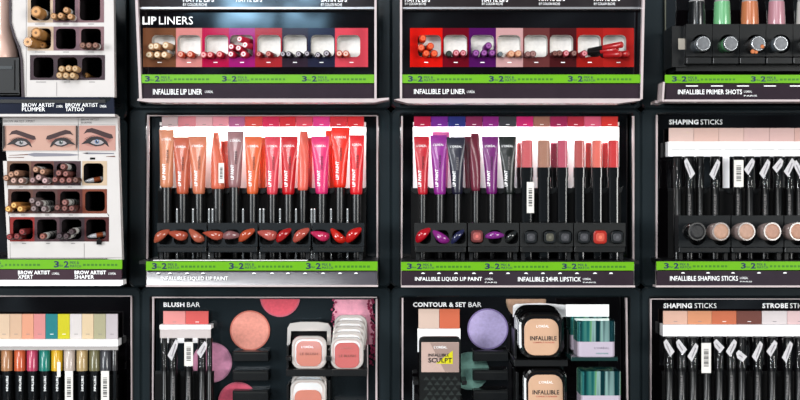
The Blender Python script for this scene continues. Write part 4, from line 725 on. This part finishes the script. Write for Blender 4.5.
# ================================================================ ROW 2
Z2 = 446
tr, zf = tray('tray of coloured eye pencils, bottom left corner', -130, 287, 141, 472, -110, 297, 132, 462, Z2)
edge(tr, 131, 296, 131.5, 460, 0.9); b = MB(); b.pbox(-100, 295.7, 131.5, 296.6, 0.034, 0.006, EDGE); part(b, 'top_edge', tr)
sx = [-38, -26, -14, -2, 10, 22, 33.8, 45.6, 57.8, 70, 82, 93.8, 106, 118]
swatches(tr, sx, 314, 339.5, [(228, 200, 175), (228, 200, 170), (228, 200, 170), (230, 200, 170), (224, 186, 155), (236, 165, 132), (226, 146, 142), (14, 128, 134), (215, 206, 14), (228, 220, 217), (232, 206, 168), (182, 176, 142), (206, 196, 199)])
card_front(tr, -40, 118, 339.5, 346.5, 0.030, 0.022, lines=False)
b = MB(); b.pbox(-40, 346.5, 118, 350, 0.001, 0.0008, clear((235, 228, 225), 0.55)); part(b, 'clear_film', tr)
comb(tr, -40, 118, [14, 26, 38.5, 51, 63, 76, 89, 101], zf, y_px=375)
PC = [(-5.5, (200, 150, 105), 'light tan eye pencil cut by the left edge', 0), (7, (188, 132, 88), 'tan brown eye pencil, first whole one on the left', 0), (20, (216, 96, 52), 'orange eye pencil', 0), (32.5, (200, 64, 100), 'raspberry pink eye pencil', 0), (44.8, (0, 132, 118), 'teal eye pencil', 0), (57, (236, 184, 18), 'yellow eye pencil', 1), (69.5, (214, 198, 188), 'pale beige eye pencil with a barcode sticker below its cap', 2), (82.3, (194, 164, 112), 'gold tan eye pencil', 0), (94.8, (118, 112, 76), 'olive green eye pencil', 0), (105.6, (66, 66, 72), 'dark grey eye pencil with a barcode sticker, rightmost', 2)]
def eye_pencil(lb, x, rgb, st, yc=0.012, w_=11.3, txt=True):
    A = W(x, 349.5, yc); Bz = W(x, 370.5, yc).z; r = L(w_/2, yc); root = thing('eye_pencil', lb if len(lb.split()) > 3 else lb+' standing in the bottom left tray', 'eye pencil', (A.x, yc, zf), 'eye pencils standing in a row')
    b = MB(); b.rod((A.x, yc, zf), (0, 0, 1), [(0, r*0.5), (0.004, r*0.8), (Bz-zf, r*0.86)], M((20, 21, 23), 0.16, coat=0.6), 14); bd = part(b, 'barrel', root)
    b = MB(); b.rod((A.x, yc, Bz), (0, 0, 1), [(0, r), (A.z-Bz-0.001, r), (A.z-Bz, r*0.9)], M(rgb, 0.3, coat=0.4, noise=0.03), 16); part(b, 'coloured_cap', root)
    if txt and st != 2:
        t = MB(); vtext(t, 'INFALLIBLE', x-1, 376, x+1.2, 391, lambda a_, b_: yc-r*0.88-0.0003, TXTW, 0.01); t.keep = True; part(t, 'pencil_lettering', bd)
    if st == 2: b = MB(); barcode(b, x-4.6, 371, x+3.4, 404, yc-r-0.0012); part(b, 'barcode_sticker', root, 'white barcode sticker')
    if st == 1: b = MB(); b.pbox(x, 362, x+3.5, 377, yc-r-0.001, 0.0004, OFFW); part(b, 'sticker', root, 'small white sticker')
    return root
for x, c, lb, st in PC: eye_pencil(lb+(' between its neighbours in the eye pencil row' if len(lb.split()) < 4 else ''), x, c, st)
eye_pencil('slim clear-capped eye pencil at the right end of the eye pencil row', 114.5, (52, 50, 52), 0, w_=5.5, txt=False)

# ---------------------------------------------------------------- blush tray
BB = M((30, 38, 42), 0.1, noise=0.15, nscale=14, spec=0.35)
tr, zf = tray('blush tray with round colour pictures and compacts, bottom centre left', 141, 287, 391, 472, 151, 297, 378, 462, Z2, BB)
edge(tr, 153, 297, 152.5, 460, 1.5); edge(tr, 376.5, 299, 376.3, 460, 1.8); b = MB(); b.pbox(152, 296.8, 377, 298, 0.034, 0.006, EDGE); part(b, 'top_edge', tr)
t = MB(); text(t, 'BLUSH', 163.5, 302.3, 184.5, 307, YB-0.0004, TXTW, 0.035); part(t, 'title_lettering', tr); t = MB(); text(t, 'BAR', 187, 302.3, 200, 307, YB-0.0004, TXTW); part(t, 'title_lettering', tr)
swatches(tr, [163.3, 185.7, 208.7], 311.2, 325, [(232, 150, 146), (222, 94, 90)])
def disc(root, cx, cy, r, rgb, rim, y=YB-0.0022, clip=None, name='round_colour_picture'):
    b = MB(); pts = ell(cx, cy, r, r, n=44)
    pts = pts if clip is None else [(max(clip[0], min(clip[2], x)), max(clip[1], min(clip[3], y_))) for x, y_ in pts]
    b.prism(pts, y, 0.0018, M(rim, 0.4, noise=0.08, nscale=200))
    p2 = ell(cx, cy, r*0.93, r*0.93, n=44)
    p2 = p2 if clip is None else [(max(clip[0], min(clip[2], x)), max(clip[1], min(clip[3], y_))) for x, y_ in p2]
    b.prism(p2, y-0.0003, 0.0003, M(rgb, 0.45, noise=0.10, nscale=300, k=0.85)); part(b, name, root)
disc(tr, 250, 330.5, 20, (222, 146, 130), (228, 130, 112)); disc(tr, 212, 362.5, 20, (216, 146, 178), (225, 158, 190)); disc(tr, 280, 297, 20, (224, 88, 104), (235, 120, 140), clip=(255, 299, 305, 330)); disc(tr, 238, 402, 20, (215, 88, 112), (222, 108, 130))
b = MB(); rnd = random.Random(3)
top = [(333, 299.5), (371, 299.5)]; right = [(372+rnd.uniform(-2, 2), 302+i*3) for i in range(15)]; left = [(334+rnd.uniform(-1.5, 1.5), 345-i*3.2) for i in range(14)]
b.prism([(333, 299.5), (371, 299.5)]+[(x_+0.5, y_) for x_, y_ in right]+[(352, 347)]+left, YB-0.002, 0.0015, M((240, 165, 185), 0.6, noise=0.12, nscale=180, k=0.85)); part(b, 'powder_picture', tr)
b = MB()
for i in range(60):
    t_ = i/60; cx, cy = 370+4*math.sin(t_*3)+rnd.uniform(-3, 3), 300+t_*66; r_ = rnd.uniform(0.8, 1.9)
    b.prism([(cx+r_*rnd.uniform(.7, 1.2)*math.cos(a_*1.05), cy+r_*rnd.uniform(.7, 1.2)*math.sin(a_*1.05)) for a_ in range(6)], YB-0.0030-i*0.000005, 0.0008, M((170, 40, 85), 0.7, noise=0.2))
part(b, 'crumbled_powder_picture', tr); b = MB()
for i in range(16):
    cx, cy = 334+rnd.uniform(-3, 2), 300+i*2.4; r_ = rnd.uniform(0.7, 1.6); b.prism([(cx+r_*math.cos(a_*1.05), cy+r_*math.sin(a_*1.05)) for a_ in range(6)], YB-0.0030, 0.0008, M((190, 70, 110), 0.7))
part(b, 'crumbled_powder_picture', tr)
def empty_slots(root, x0, x1, ys):
    for y0, y1 in ys:
        b = MB(); b.pbox(x0, y0, x1, y1, 0.036, YB-0.0365, BLACK2, b=0.001); b.pbox(x0+1.5, y0+2, x1-1.5, y0+2.6, 0.0355, 0.001, M((50, 52, 50), 0.4)); b.pbox(x1-5, y0-0.8, x1-1, y0+1, 0.038, 0.008, BLACK2); part(b, 'empty_slot', root)
empty_slots(tr, 232.5, 268.5, [(351.5, 361.5), (370.5, 381), (390.5, 401), (411, 421)])
b = MB(); b.pbox(159.5, 324.8, 211, 329.5, 0.029, 0.022, WHITE, b=0.0005); b.pbox(160, 329.5, 210.8, 338, 0.000, 0.001, clear((245, 232, 230), 0.75)); b.pbox(161, 329.5, 209, 343, 0.0495, 0.003, WHITE)
part(b, 'card_hood', tr, 'white card hood over the blush sticks')
comb(tr, 155, 214, [166, 184, 203], zf, y_px=371)
for i, (x, sl, st, lb, tx) in enumerate(((164.5, None, None, 'far left', 0), (173, (339, 360, 1), None, 'with a label slanting left', 1), (188.5, None, (184.3, 342, 193, 366), 'with a barcode sticker in the middle', 1), (202, (341, 357, 1), None, 'with a short label at the right', 0), (209.5, None, None, 'far right', 0))):
    stick('glossy black blush stick under the BLUSH BAR swatches, '+lb, x, 338.5, 371, zf, w_=8.6 if i in (1, 2, 3) else 5.6, slant=sl, sticker=st, txt='INFALLIBLE' if tx else None, wy=376, name='blush_stick', cat='blush stick', grp='blush sticks', yc=0.012)

def rect_rings(cx, cz, spec, lean, y0):
    """spec: (dy, w, h, r); lean tilts the top back"""
    out = []
    for dy, w_, h_, r in spec:
        out.append([Vector((x, y0+dy+(z-cz)*lean, z)) for x, z in rr(cx, cz, w_, h_, r, 6)])
    return out
def compact(label, cx, cy, w_, h_, fw, fh, fcy, y0, case, face, words, name, grp, lean=0.12, win=None, dk=(150, 90, 75), cat='compact', full=True):
    c = W(cx, cy, y0); Wd, H = L(w_, y0), L(h_, y0); r = min(Wd, H)*0.28
    root = thing(name, label, cat, (c.x, y0+0.004, c.z-H/2), grp)
    b = MB(); b.loft(rect_rings(c.x, c.z, [(0.0015, Wd*0.80, H*0.80, r*0.8), (0.0, Wd*0.88, H*0.88, r*0.9), (0.0012, Wd*0.97, H*0.97, r), (0.004, Wd, H, r), (0.007, Wd*0.96, H*0.96, r)], lean, y0), case, smooth=False); bd = part(b, 'case', root)
    fc = W(cx, fcy, y0); b = MB(); b.loft(rect_rings(fc.x, fc.z, [(-0.0006, L(fw, y0)*0.97, L(fh, y0)*0.97, r*0.8), (-0.0002, L(fw, y0), L(fh, y0), r*0.8), (0.003, L(fw, y0), L(fh, y0), r*0.8)], lean, y0+(fc.z-c.z)*lean), face if win is None else win); lid = part(b, 'lid_window', root)
    if words:
        t = MB()
        for (s, x0, y0_, x1, y1, m, bo) in words:
            def fn(u, v, x0=x0, x1=x1, y0_=y0_, y1=y1):
                p = W(x0+(x1-x0)*u, y1+(y0_-y1)*v, y0); p.y = y0-0.0010+(p.z-c.z)*lean; return p
            textf(t, s, fn, m, bo)
        t.keep = True; part(t, 'lid_lettering', lid)
    return root
def rack(root, x0, x1, y0, y1, yf, d, name='rack_shelf', m=BLACK):
    b = MB(); b.pbox(x0, y0, x1, y1, yf, d, m, b=0.0008); return part(b, name, root)
SC = M((240, 232, 226), 0.18, metal=0.35, noise=0.03, k=0.8, spec=0.6); SALM = M((222, 138, 118), 0.22, coat=0.4, noise=0.03, k=0.62); ROSE = M((216, 112, 108), 0.22, coat=0.4, noise=0.03, k=0.62)
LB = M((140, 80, 70), 0.5)
b = MB(); pts = ell(309, 332, 22, 10, n=30); b.prism([(287, 345), (287.5, 328), (290, 323.5), (300, 322), (318, 322), (328, 323.5), (331, 328), (331, 345), (327, 345), (327, 331), (291, 331), (290, 345)], 0.03, 0.008, SC); part(b, 'rack_back', tr)
rack(tr, 286, 333, 369.5, 376.5, -0.022, 0.07); rack(tr, 330.5, 367, 369.5, 376.5, -0.0215, 0.07); rack(tr, 286.5, 289, 346, 369.5, -0.002, 0.05, 'rack_side'); rack(tr, 327.5, 330, 350, 369.5, -0.002, 0.05, 'rack_side'); rack(tr, 286, 290.5, 357, 361, -0.02, 0.02, 'rack_clip'); rack(tr, 326, 331, 357, 361, -0.02, 0.02, 'rack_clip')
rack(tr, 290, 328, 331, 369.5, 0.040, 0.003, 'rack_panel', MATTE); rack(tr, 363, 366.5, 350, 369, -0.002, 0.05, 'rack_side'); rack(tr, 367, 368, 345, 440, 0.0, 0.01, 'clear_upright', EDGE)
compact('salmon blush compact in a silver rim, front left one of the blush rack', 309, 352.8, 35, 33, 25.5, 25, 353.5, -0.012, SC, SALM, [("L'ORÉAL", 301.5, 345.5, 313.5, 348, TXTW, 0), ('LE BLUSH', 300, 352.5, 318, 355, LB, 0.01)], 'blush_compact', 'blush compacts')
for k in range(4, -1, -1):
    compact(['rose blush compact in a silver rim, front of the right-hand stack', 'silver-rimmed blush compact, second in the right-hand stack', 'silver-rimmed blush compact, third in the right-hand stack', 'silver-rimmed blush compact, fourth in the right-hand stack', 'silver-rimmed blush compact, topmost and rearmost in the right-hand stack'][k],
        347+k*0.9, 353.5-k*5.6, 33, 32, 24.5, 25, 355.3-k*5.6, -0.012+k*0.0098, SC, ROSE, [("L'ORÉAL", 340, 346.5, 352, 349, M((205, 130, 120), 0.4), 0), ('LE BLUSH', 339, 354.5, 355.5, 357, LB, 0.01)] if k == 0 else None, 'blush_compact', 'blush compacts', win=None if k == 0 else SC)
for k in (1, 0):
    compact(['salmon blush compact cut by the bottom edge, in the lower rack', 'silver-rimmed blush compact behind the one at the bottom edge'][k], 308+k, 396.5-k*6, 36, 34, 27, 26, 406-3-k*6, -0.012+k*0.0098, SC, SALM, None, 'blush_compact', 'blush compacts', win=None if k == 0 else SC)
rack(tr, 286, 367, 416, 423, -0.022, 0.07); rack(tr, 286.5, 289, 385, 416, -0.002, 0.05, 'rack_side'); rack(tr, 327.5, 330, 380, 416, -0.002, 0.05, 'rack_side')

# ---------------------------------------------------------------- contour tray
tr, zf = tray('contour and setting powder tray with a lilac round picture, bottom centre right', 391, 287, 641, 472, 401, 297, 629, 462, Z2)
edge(tr, 402.5, 298, 402.5, 460, 1.6); edge(tr, 626.5, 298, 628, 460, 1.8)
t = MB(); text(t, 'CONTOUR & SET', 413, 302.2, 466, 307, YB-0.0004, TXTW, 0.03); part(t, 'title_lettering', tr); t = MB(); text(t, 'BAR', 468.5, 302.2, 481.5, 307, YB-0.0004, TXTW); part(t, 'title_lettering', tr)
swatches(tr, [418.5, 439.5, 460], 309, 328.5, [(228, 200, 184), (222, 112, 78)], nums=False)
b = MB(); b.pbox(417.5, 328.5, 460.5, 352, 0.044, 0.003, WHITE); part(b, 'white_card', tr)
disc(tr, 487.8, 329, 20.5, (186, 172, 216), (160, 140, 200)); disc(tr, 470, 371, 19, (112, 156, 144), (135, 180, 168)); disc(tr, 526, 300, 20, (205, 165, 138), (215, 180, 150), clip=(500, 299, 552, 330))
empty_slots(tr, 473, 508.5, [(351, 361.5), (370, 380.5), (390, 400.5), (410, 420)])
# sculpt palette
y0 = 0.0; c = W(440, 372, y0); root = thing('contour_palette', 'black textured contour palette with beige window and yellow triangle', 'palette', (c.x, 0.004, W(0, 412, 0).z))
b = MB(); b.loft([[Vector((x, y0+dy, z)) for x, z in rr(c.x, (W(0, 337, y0).z+W(0, 412, y0).z)/2, L(42-2*i, y0), L(75-2*i, y0), L(5, y0), 4)] for dy, i in ((0, 1), (0.001, 0), (0.012, 0))], M((16, 18, 17), 0.35, noise=0.3, nscale=150))
for i in range(7):
    for j in range(5):
        x_, y_ = 423+j*7.2+(i % 2)*3.6, 376+i*5
        if x_ < 456: b.prism([(x_, y_+4.2), (x_+3.3, y_), (x_+6.4, y_+4.2)], y0-0.0007, 0.0008, M((52, 57, 55), 0.25))
bd = part(b, 'case', root)
b = MB(); b.pbox(421.3, 342.2, 459, 372.3, y0-0.0012, 0.0014, M((214, 184, 172), 0.35, k=0.62), b=0.0005); b.prism([(430, 342.8), (458.6, 342.8), (458.6, 371.8), (445, 371.8)], y0-0.0014, 0.0003, M((176, 150, 140), 0.35, k=0.62)); wn = part(b, 'beige_window', root)
b = MB(); b.prism([(436, 363.5), (452.8, 350.5), (452.8, 364)], y0-0.0018, 0.0003, M((240, 230, 20), 0.4)); part(b, 'yellow_triangle', wn)
t = MB(); text(t, "L'ORÉAL", 434, 345.5, 447, 348.5, y0-0.0019, TXTW); text(t, 'INFALLIBLE', 428.3, 353.6, 449, 356.6, y0-0.0021, TXTK, 0.01); text(t, 'SCULPT', 428.3, 357.8, 452, 362.6, y0-0.0021, TXTK, 0.02)
t.keep = True; part(t, 'window_lettering', wn)
rack(tr, 413, 418.5, 381, 385, 0.0, 0.04, 'rack_clip'); rack(tr, 462, 467, 381, 385, 0.0, 0.04, 'rack_clip'); rack(tr, 412.5, 414, 381, 440, 0.001, 0.01, 'clear_upright', CLEAR2); rack(tr, 413, 467, 412, 420, -0.02, 0.07)
# powders
b = MB(); b.prism([(513, 306), (516, 304), (540, 303), (566, 305), (568, 304.5), (568, 317), (513, 317)], 0.034, 0.003, WHITE); part(b, 'white_card', tr)
b = MB(); b.pbox(566, 304.5, 609, 316.5, 0.002, 0.002, WHITE); part(b, 'front_card', tr)
PB = M((10, 9, 10), 0.14, noise=0.1, spec=0.6); BG = M((226, 182, 150), 0.25, coat=0.3, noise=0.03, k=0.64)
for k in range(3, -1, -1):
    compact(['black powder compact with beige window, front of the upper stack', 'black powder compact, second in the upper stack', 'black powder compact, third in the upper stack', 'black powder compact, rearmost in the upper stack'][k],
        541.5-k*1.4, 335-k*2.1, 46, 47, 34.5, 36, 337-k*2.1, -0.012+k*0.011, PB, BG, [("L'ORÉAL", 536.5, 324.5, 549, 327.5, TXTW, 0), ('INFALLIBLE', 530, 336, 556.5, 340.3, TXTK, 0.02), ('COMPACT POWDER', 533, 341.6, 554.5, 343, REDT, 0)] if k == 0 else None, 'powder_compact', 'pressed powder compacts', win=None if k == 0 else PB)
for k in range(1, -1, -1):
    compact(['black powder compact with beige window, at the bottom edge', 'black powder compact behind the one at the bottom edge'][k], 545.5-k*1.0, 391-k*2, 44, 46, 34.5, 36, 393-k*2, -0.018+k*0.011, PB, BG, [("L'ORÉAL", 539, 380.5, 553, 383.5, TXTW, 0), ('INFALLIBLE', 532.5, 390, 559, 394.3, TXTK, 0.02), ('COMPACT POWDER', 536, 395.6, 557, 397, REDT, 0)] if k == 0 else None, 'powder_compact', 'pressed powder compacts', win=None if k == 0 else PB)
rack(tr, 514, 568, 360, 366.5, -0.018, 0.07); rack(tr, 514.5, 517, 330, 360, 0.0, 0.05, 'rack_side'); rack(tr, 566.5, 569, 330, 360, 0.012, 0.04, 'rack_side'); rack(tr, 516, 572, 416, 423, -0.022, 0.07); rack(tr, 516, 519, 372, 416, 0.0, 0.05, 'rack_side')
# teal boxed jars
TEAL = bpy.data.materials.new('teal_foil'); TEAL.use_nodes = True; n = TEAL.node_tree; bs = n.nodes['Principled BSDF']; bs.inputs['Metallic'].default_value = 0.6; bs.inputs['Roughness'].default_value = 0.14
tcn = n.nodes.new('ShaderNodeTexCoord'); mpn = n.nodes.new('ShaderNodeMapping'); mpn.inputs['Scale'].default_value = (75, 20, 1.5); nzn = n.nodes.new('ShaderNodeTexNoise'); nzn.inputs['Scale'].default_value = 1.0; nzn.inputs['Detail'].default_value = 2
crn = n.nodes.new('ShaderNodeValToRGB'); el = crn.color_ramp.elements
for i, (p_, c_) in enumerate(((0.30, (8, 40, 50)), (0.40, (40, 120, 118)), (0.47, (95, 165, 150)), (0.52, (130, 190, 120)), (0.57, (170, 210, 205)), (0.63, (15, 60, 66)))):  # the foil's reflected bands are put into its colour with the iridescence
    e_ = el[i] if i < 2 else el.new(p_); e_.position = p_; e_.color = (*lin(c_), 1)
n.links.new(tcn.outputs['Object'], mpn.inputs[0]); n.links.new(mpn.outputs[0], nzn.inputs['Vector']); n.links.new(nzn.outputs['Fac'], crn.inputs[0]); n.links.new(crn.outputs[0], bs.inputs['Base Color'])
LIL = M((205, 192, 208), 0.3, coat=0.3, noise=0.02, k=0.64)
def foil_box(lb, x0, x1, yt, ym, yb, yf, dp=0.044):
    a, c = W(x0, ym, yf), W(x1, ym, yf); zt, zm, zb = W(0, yt, yf).z, a.z, W(0, yb, yf).z; cx, cy = (a.x+c.x)/2, yf+dp/2; w_ = c.x-a.x
    root = thing('primer_jar_box', lb, 'cosmetic box', (cx, cy, zb), 'teal and lilac boxes in the rack')
    def ring(z, k, r=0.005): return [Vector((cx+x, cy+y, z)) for x, y in rr(0, 0, w_*k, dp*k, r, 5)]
    b = MB(); b.loft([ring(zm, 1), ring(zt-0.001, 1), ring(zt, 0.965)], TEAL); part(b, 'foil_lid', root)
    b = MB(); b.loft([ring(zb, 0.97), ring(zb+0.001, 0.99), ring(zm, 0.99)], LIL); lo = part(b, 'lilac_base', root)
    t = MB(); text(t, "L'ORÉAL", x0+(x1-x0)*0.45, ym+5.0, x1-6, ym+7.2, yf-0.0002, M((140, 130, 145), 0.4)); text(t, 'PRIMER', x0+(x1-x0)*0.5, ym+11, x1-7, ym+12.4, yf-0.0002, M((90, 170, 160), 0.4)); t.keep = True; part(t, 'box_lettering', lo)
foil_box('teal foil box with lilac base, front of the upper shelf', 577.5, 615.5, 320.8, 341.8, 357, -0.042)
foil_box('teal foil box set back up left behind the upper front one', 570.5, 609, 313.5, 335, 350, 0.0035)
foil_box('teal foil box standing on the lower shelf, cut by the bottom edge', 581, 621.5, 371.5, 395.5, 412, -0.05)
rack(tr, 571, 618, 357.2, 361, -0.044, 0.09, 'rack_shelf', M((30, 60, 58), 0.2, coat=0.5)); rack(tr, 573, 626, 412.3, 418, -0.05, 0.1); 
b = MB(); b.pbox(572, 350.3, 612, 357, 0.002, 0.045, BLACK); part(b, 'rack_step', tr)

# ---------------------------------------------------------------- shaping + strobe sticks
tr, zf = tray('tray of shaping and strobe sticks, bottom right corner', 641, 287, 912, 472, 650, 297, 900, 462, Z2)
edge(tr, 651, 299, 651, 460, 1.2); b = MB(); b.pbox(651, 298.6, 900, 299.5, 0.034, 0.006, EDGE); part(b, 'top_edge', tr)
t = MB(); text(t, 'SHAPING', 663.5, 303.2, 692, 308.2, YB-0.0004, TXTW, 0.035); part(t, 'title_lettering', tr); t = MB(); text(t, 'STICKS', 694.5, 303.2, 716.5, 308.2, YB-0.0004, TXTW); part(t, 'title_lettering', tr); t = MB(); text(t, 'STROBE', 762.3, 303.2, 788, 308.2, YB-0.0004, TXTW, 0.035); part(t, 'title_lettering', tr); t = MB(); text(t, 'STICKS', 790, 303.2, 812, 308.2, YB-0.0004, TXTW); part(t, 'title_lettering', tr)
swatches(tr, [663.3, 687.7, 712, 736.7, 762, 787.3, 812, 837, 862], 311, 324.5, [(226, 182, 162), (222, 152, 112), (206, 112, 76), (114, 62, 52), (224, 214, 214), (228, 196, 196), (226, 190, 180), (225, 180, 165)])
card_front(tr, 663, 875, 324.8, 336.5, 0.030, 0.022)
comb(tr, 662, 875, [680, 704, 730, 755, 780, 805, 830, 855], zf, y_px=371)
for i, (x, sl, st, lb) in enumerate(((669, (339, 356, -1), None, 'leftmost of the bottom right tray'), (681.5, (339, 354, -1), None, 'second from the left of the bottom right tray'), (693, (343, 361, 1), None, 'third from the left of the bottom right tray'), (706.5, None, (701.5, 343, 711, 373), 'with the upright barcode sticker in the bottom right tray'), (719, (339, 352, -1), None, 'right of the one with the barcode sticker'), (731.5, (339, 356, 1), None, 'under the third swatch, with a slanting label'), (741.5, (350, 361, -1), None, 'with a low label under the dark brown swatch'), (757.5, (341, 361, 1), None, 'with a long oval label below the pale swatch edge'), (772, (340, 356, 1), None, 'under the pale grey swatch'), (787.5, (341, 362, 1), None, 'with a long label, second from the right edge'), (799, None, None, 'cut by the right edge in the bottom right tray'))):
    stick('glossy black stick '+lb, x, 337.5, 371, zf, w_=10, slant=sl, sticker=st, txt='INFALLIBLE' if i in (1, 5, 7, 9) else None, wy=375, yc=0.012, grp='black sticks in the bottom right tray')
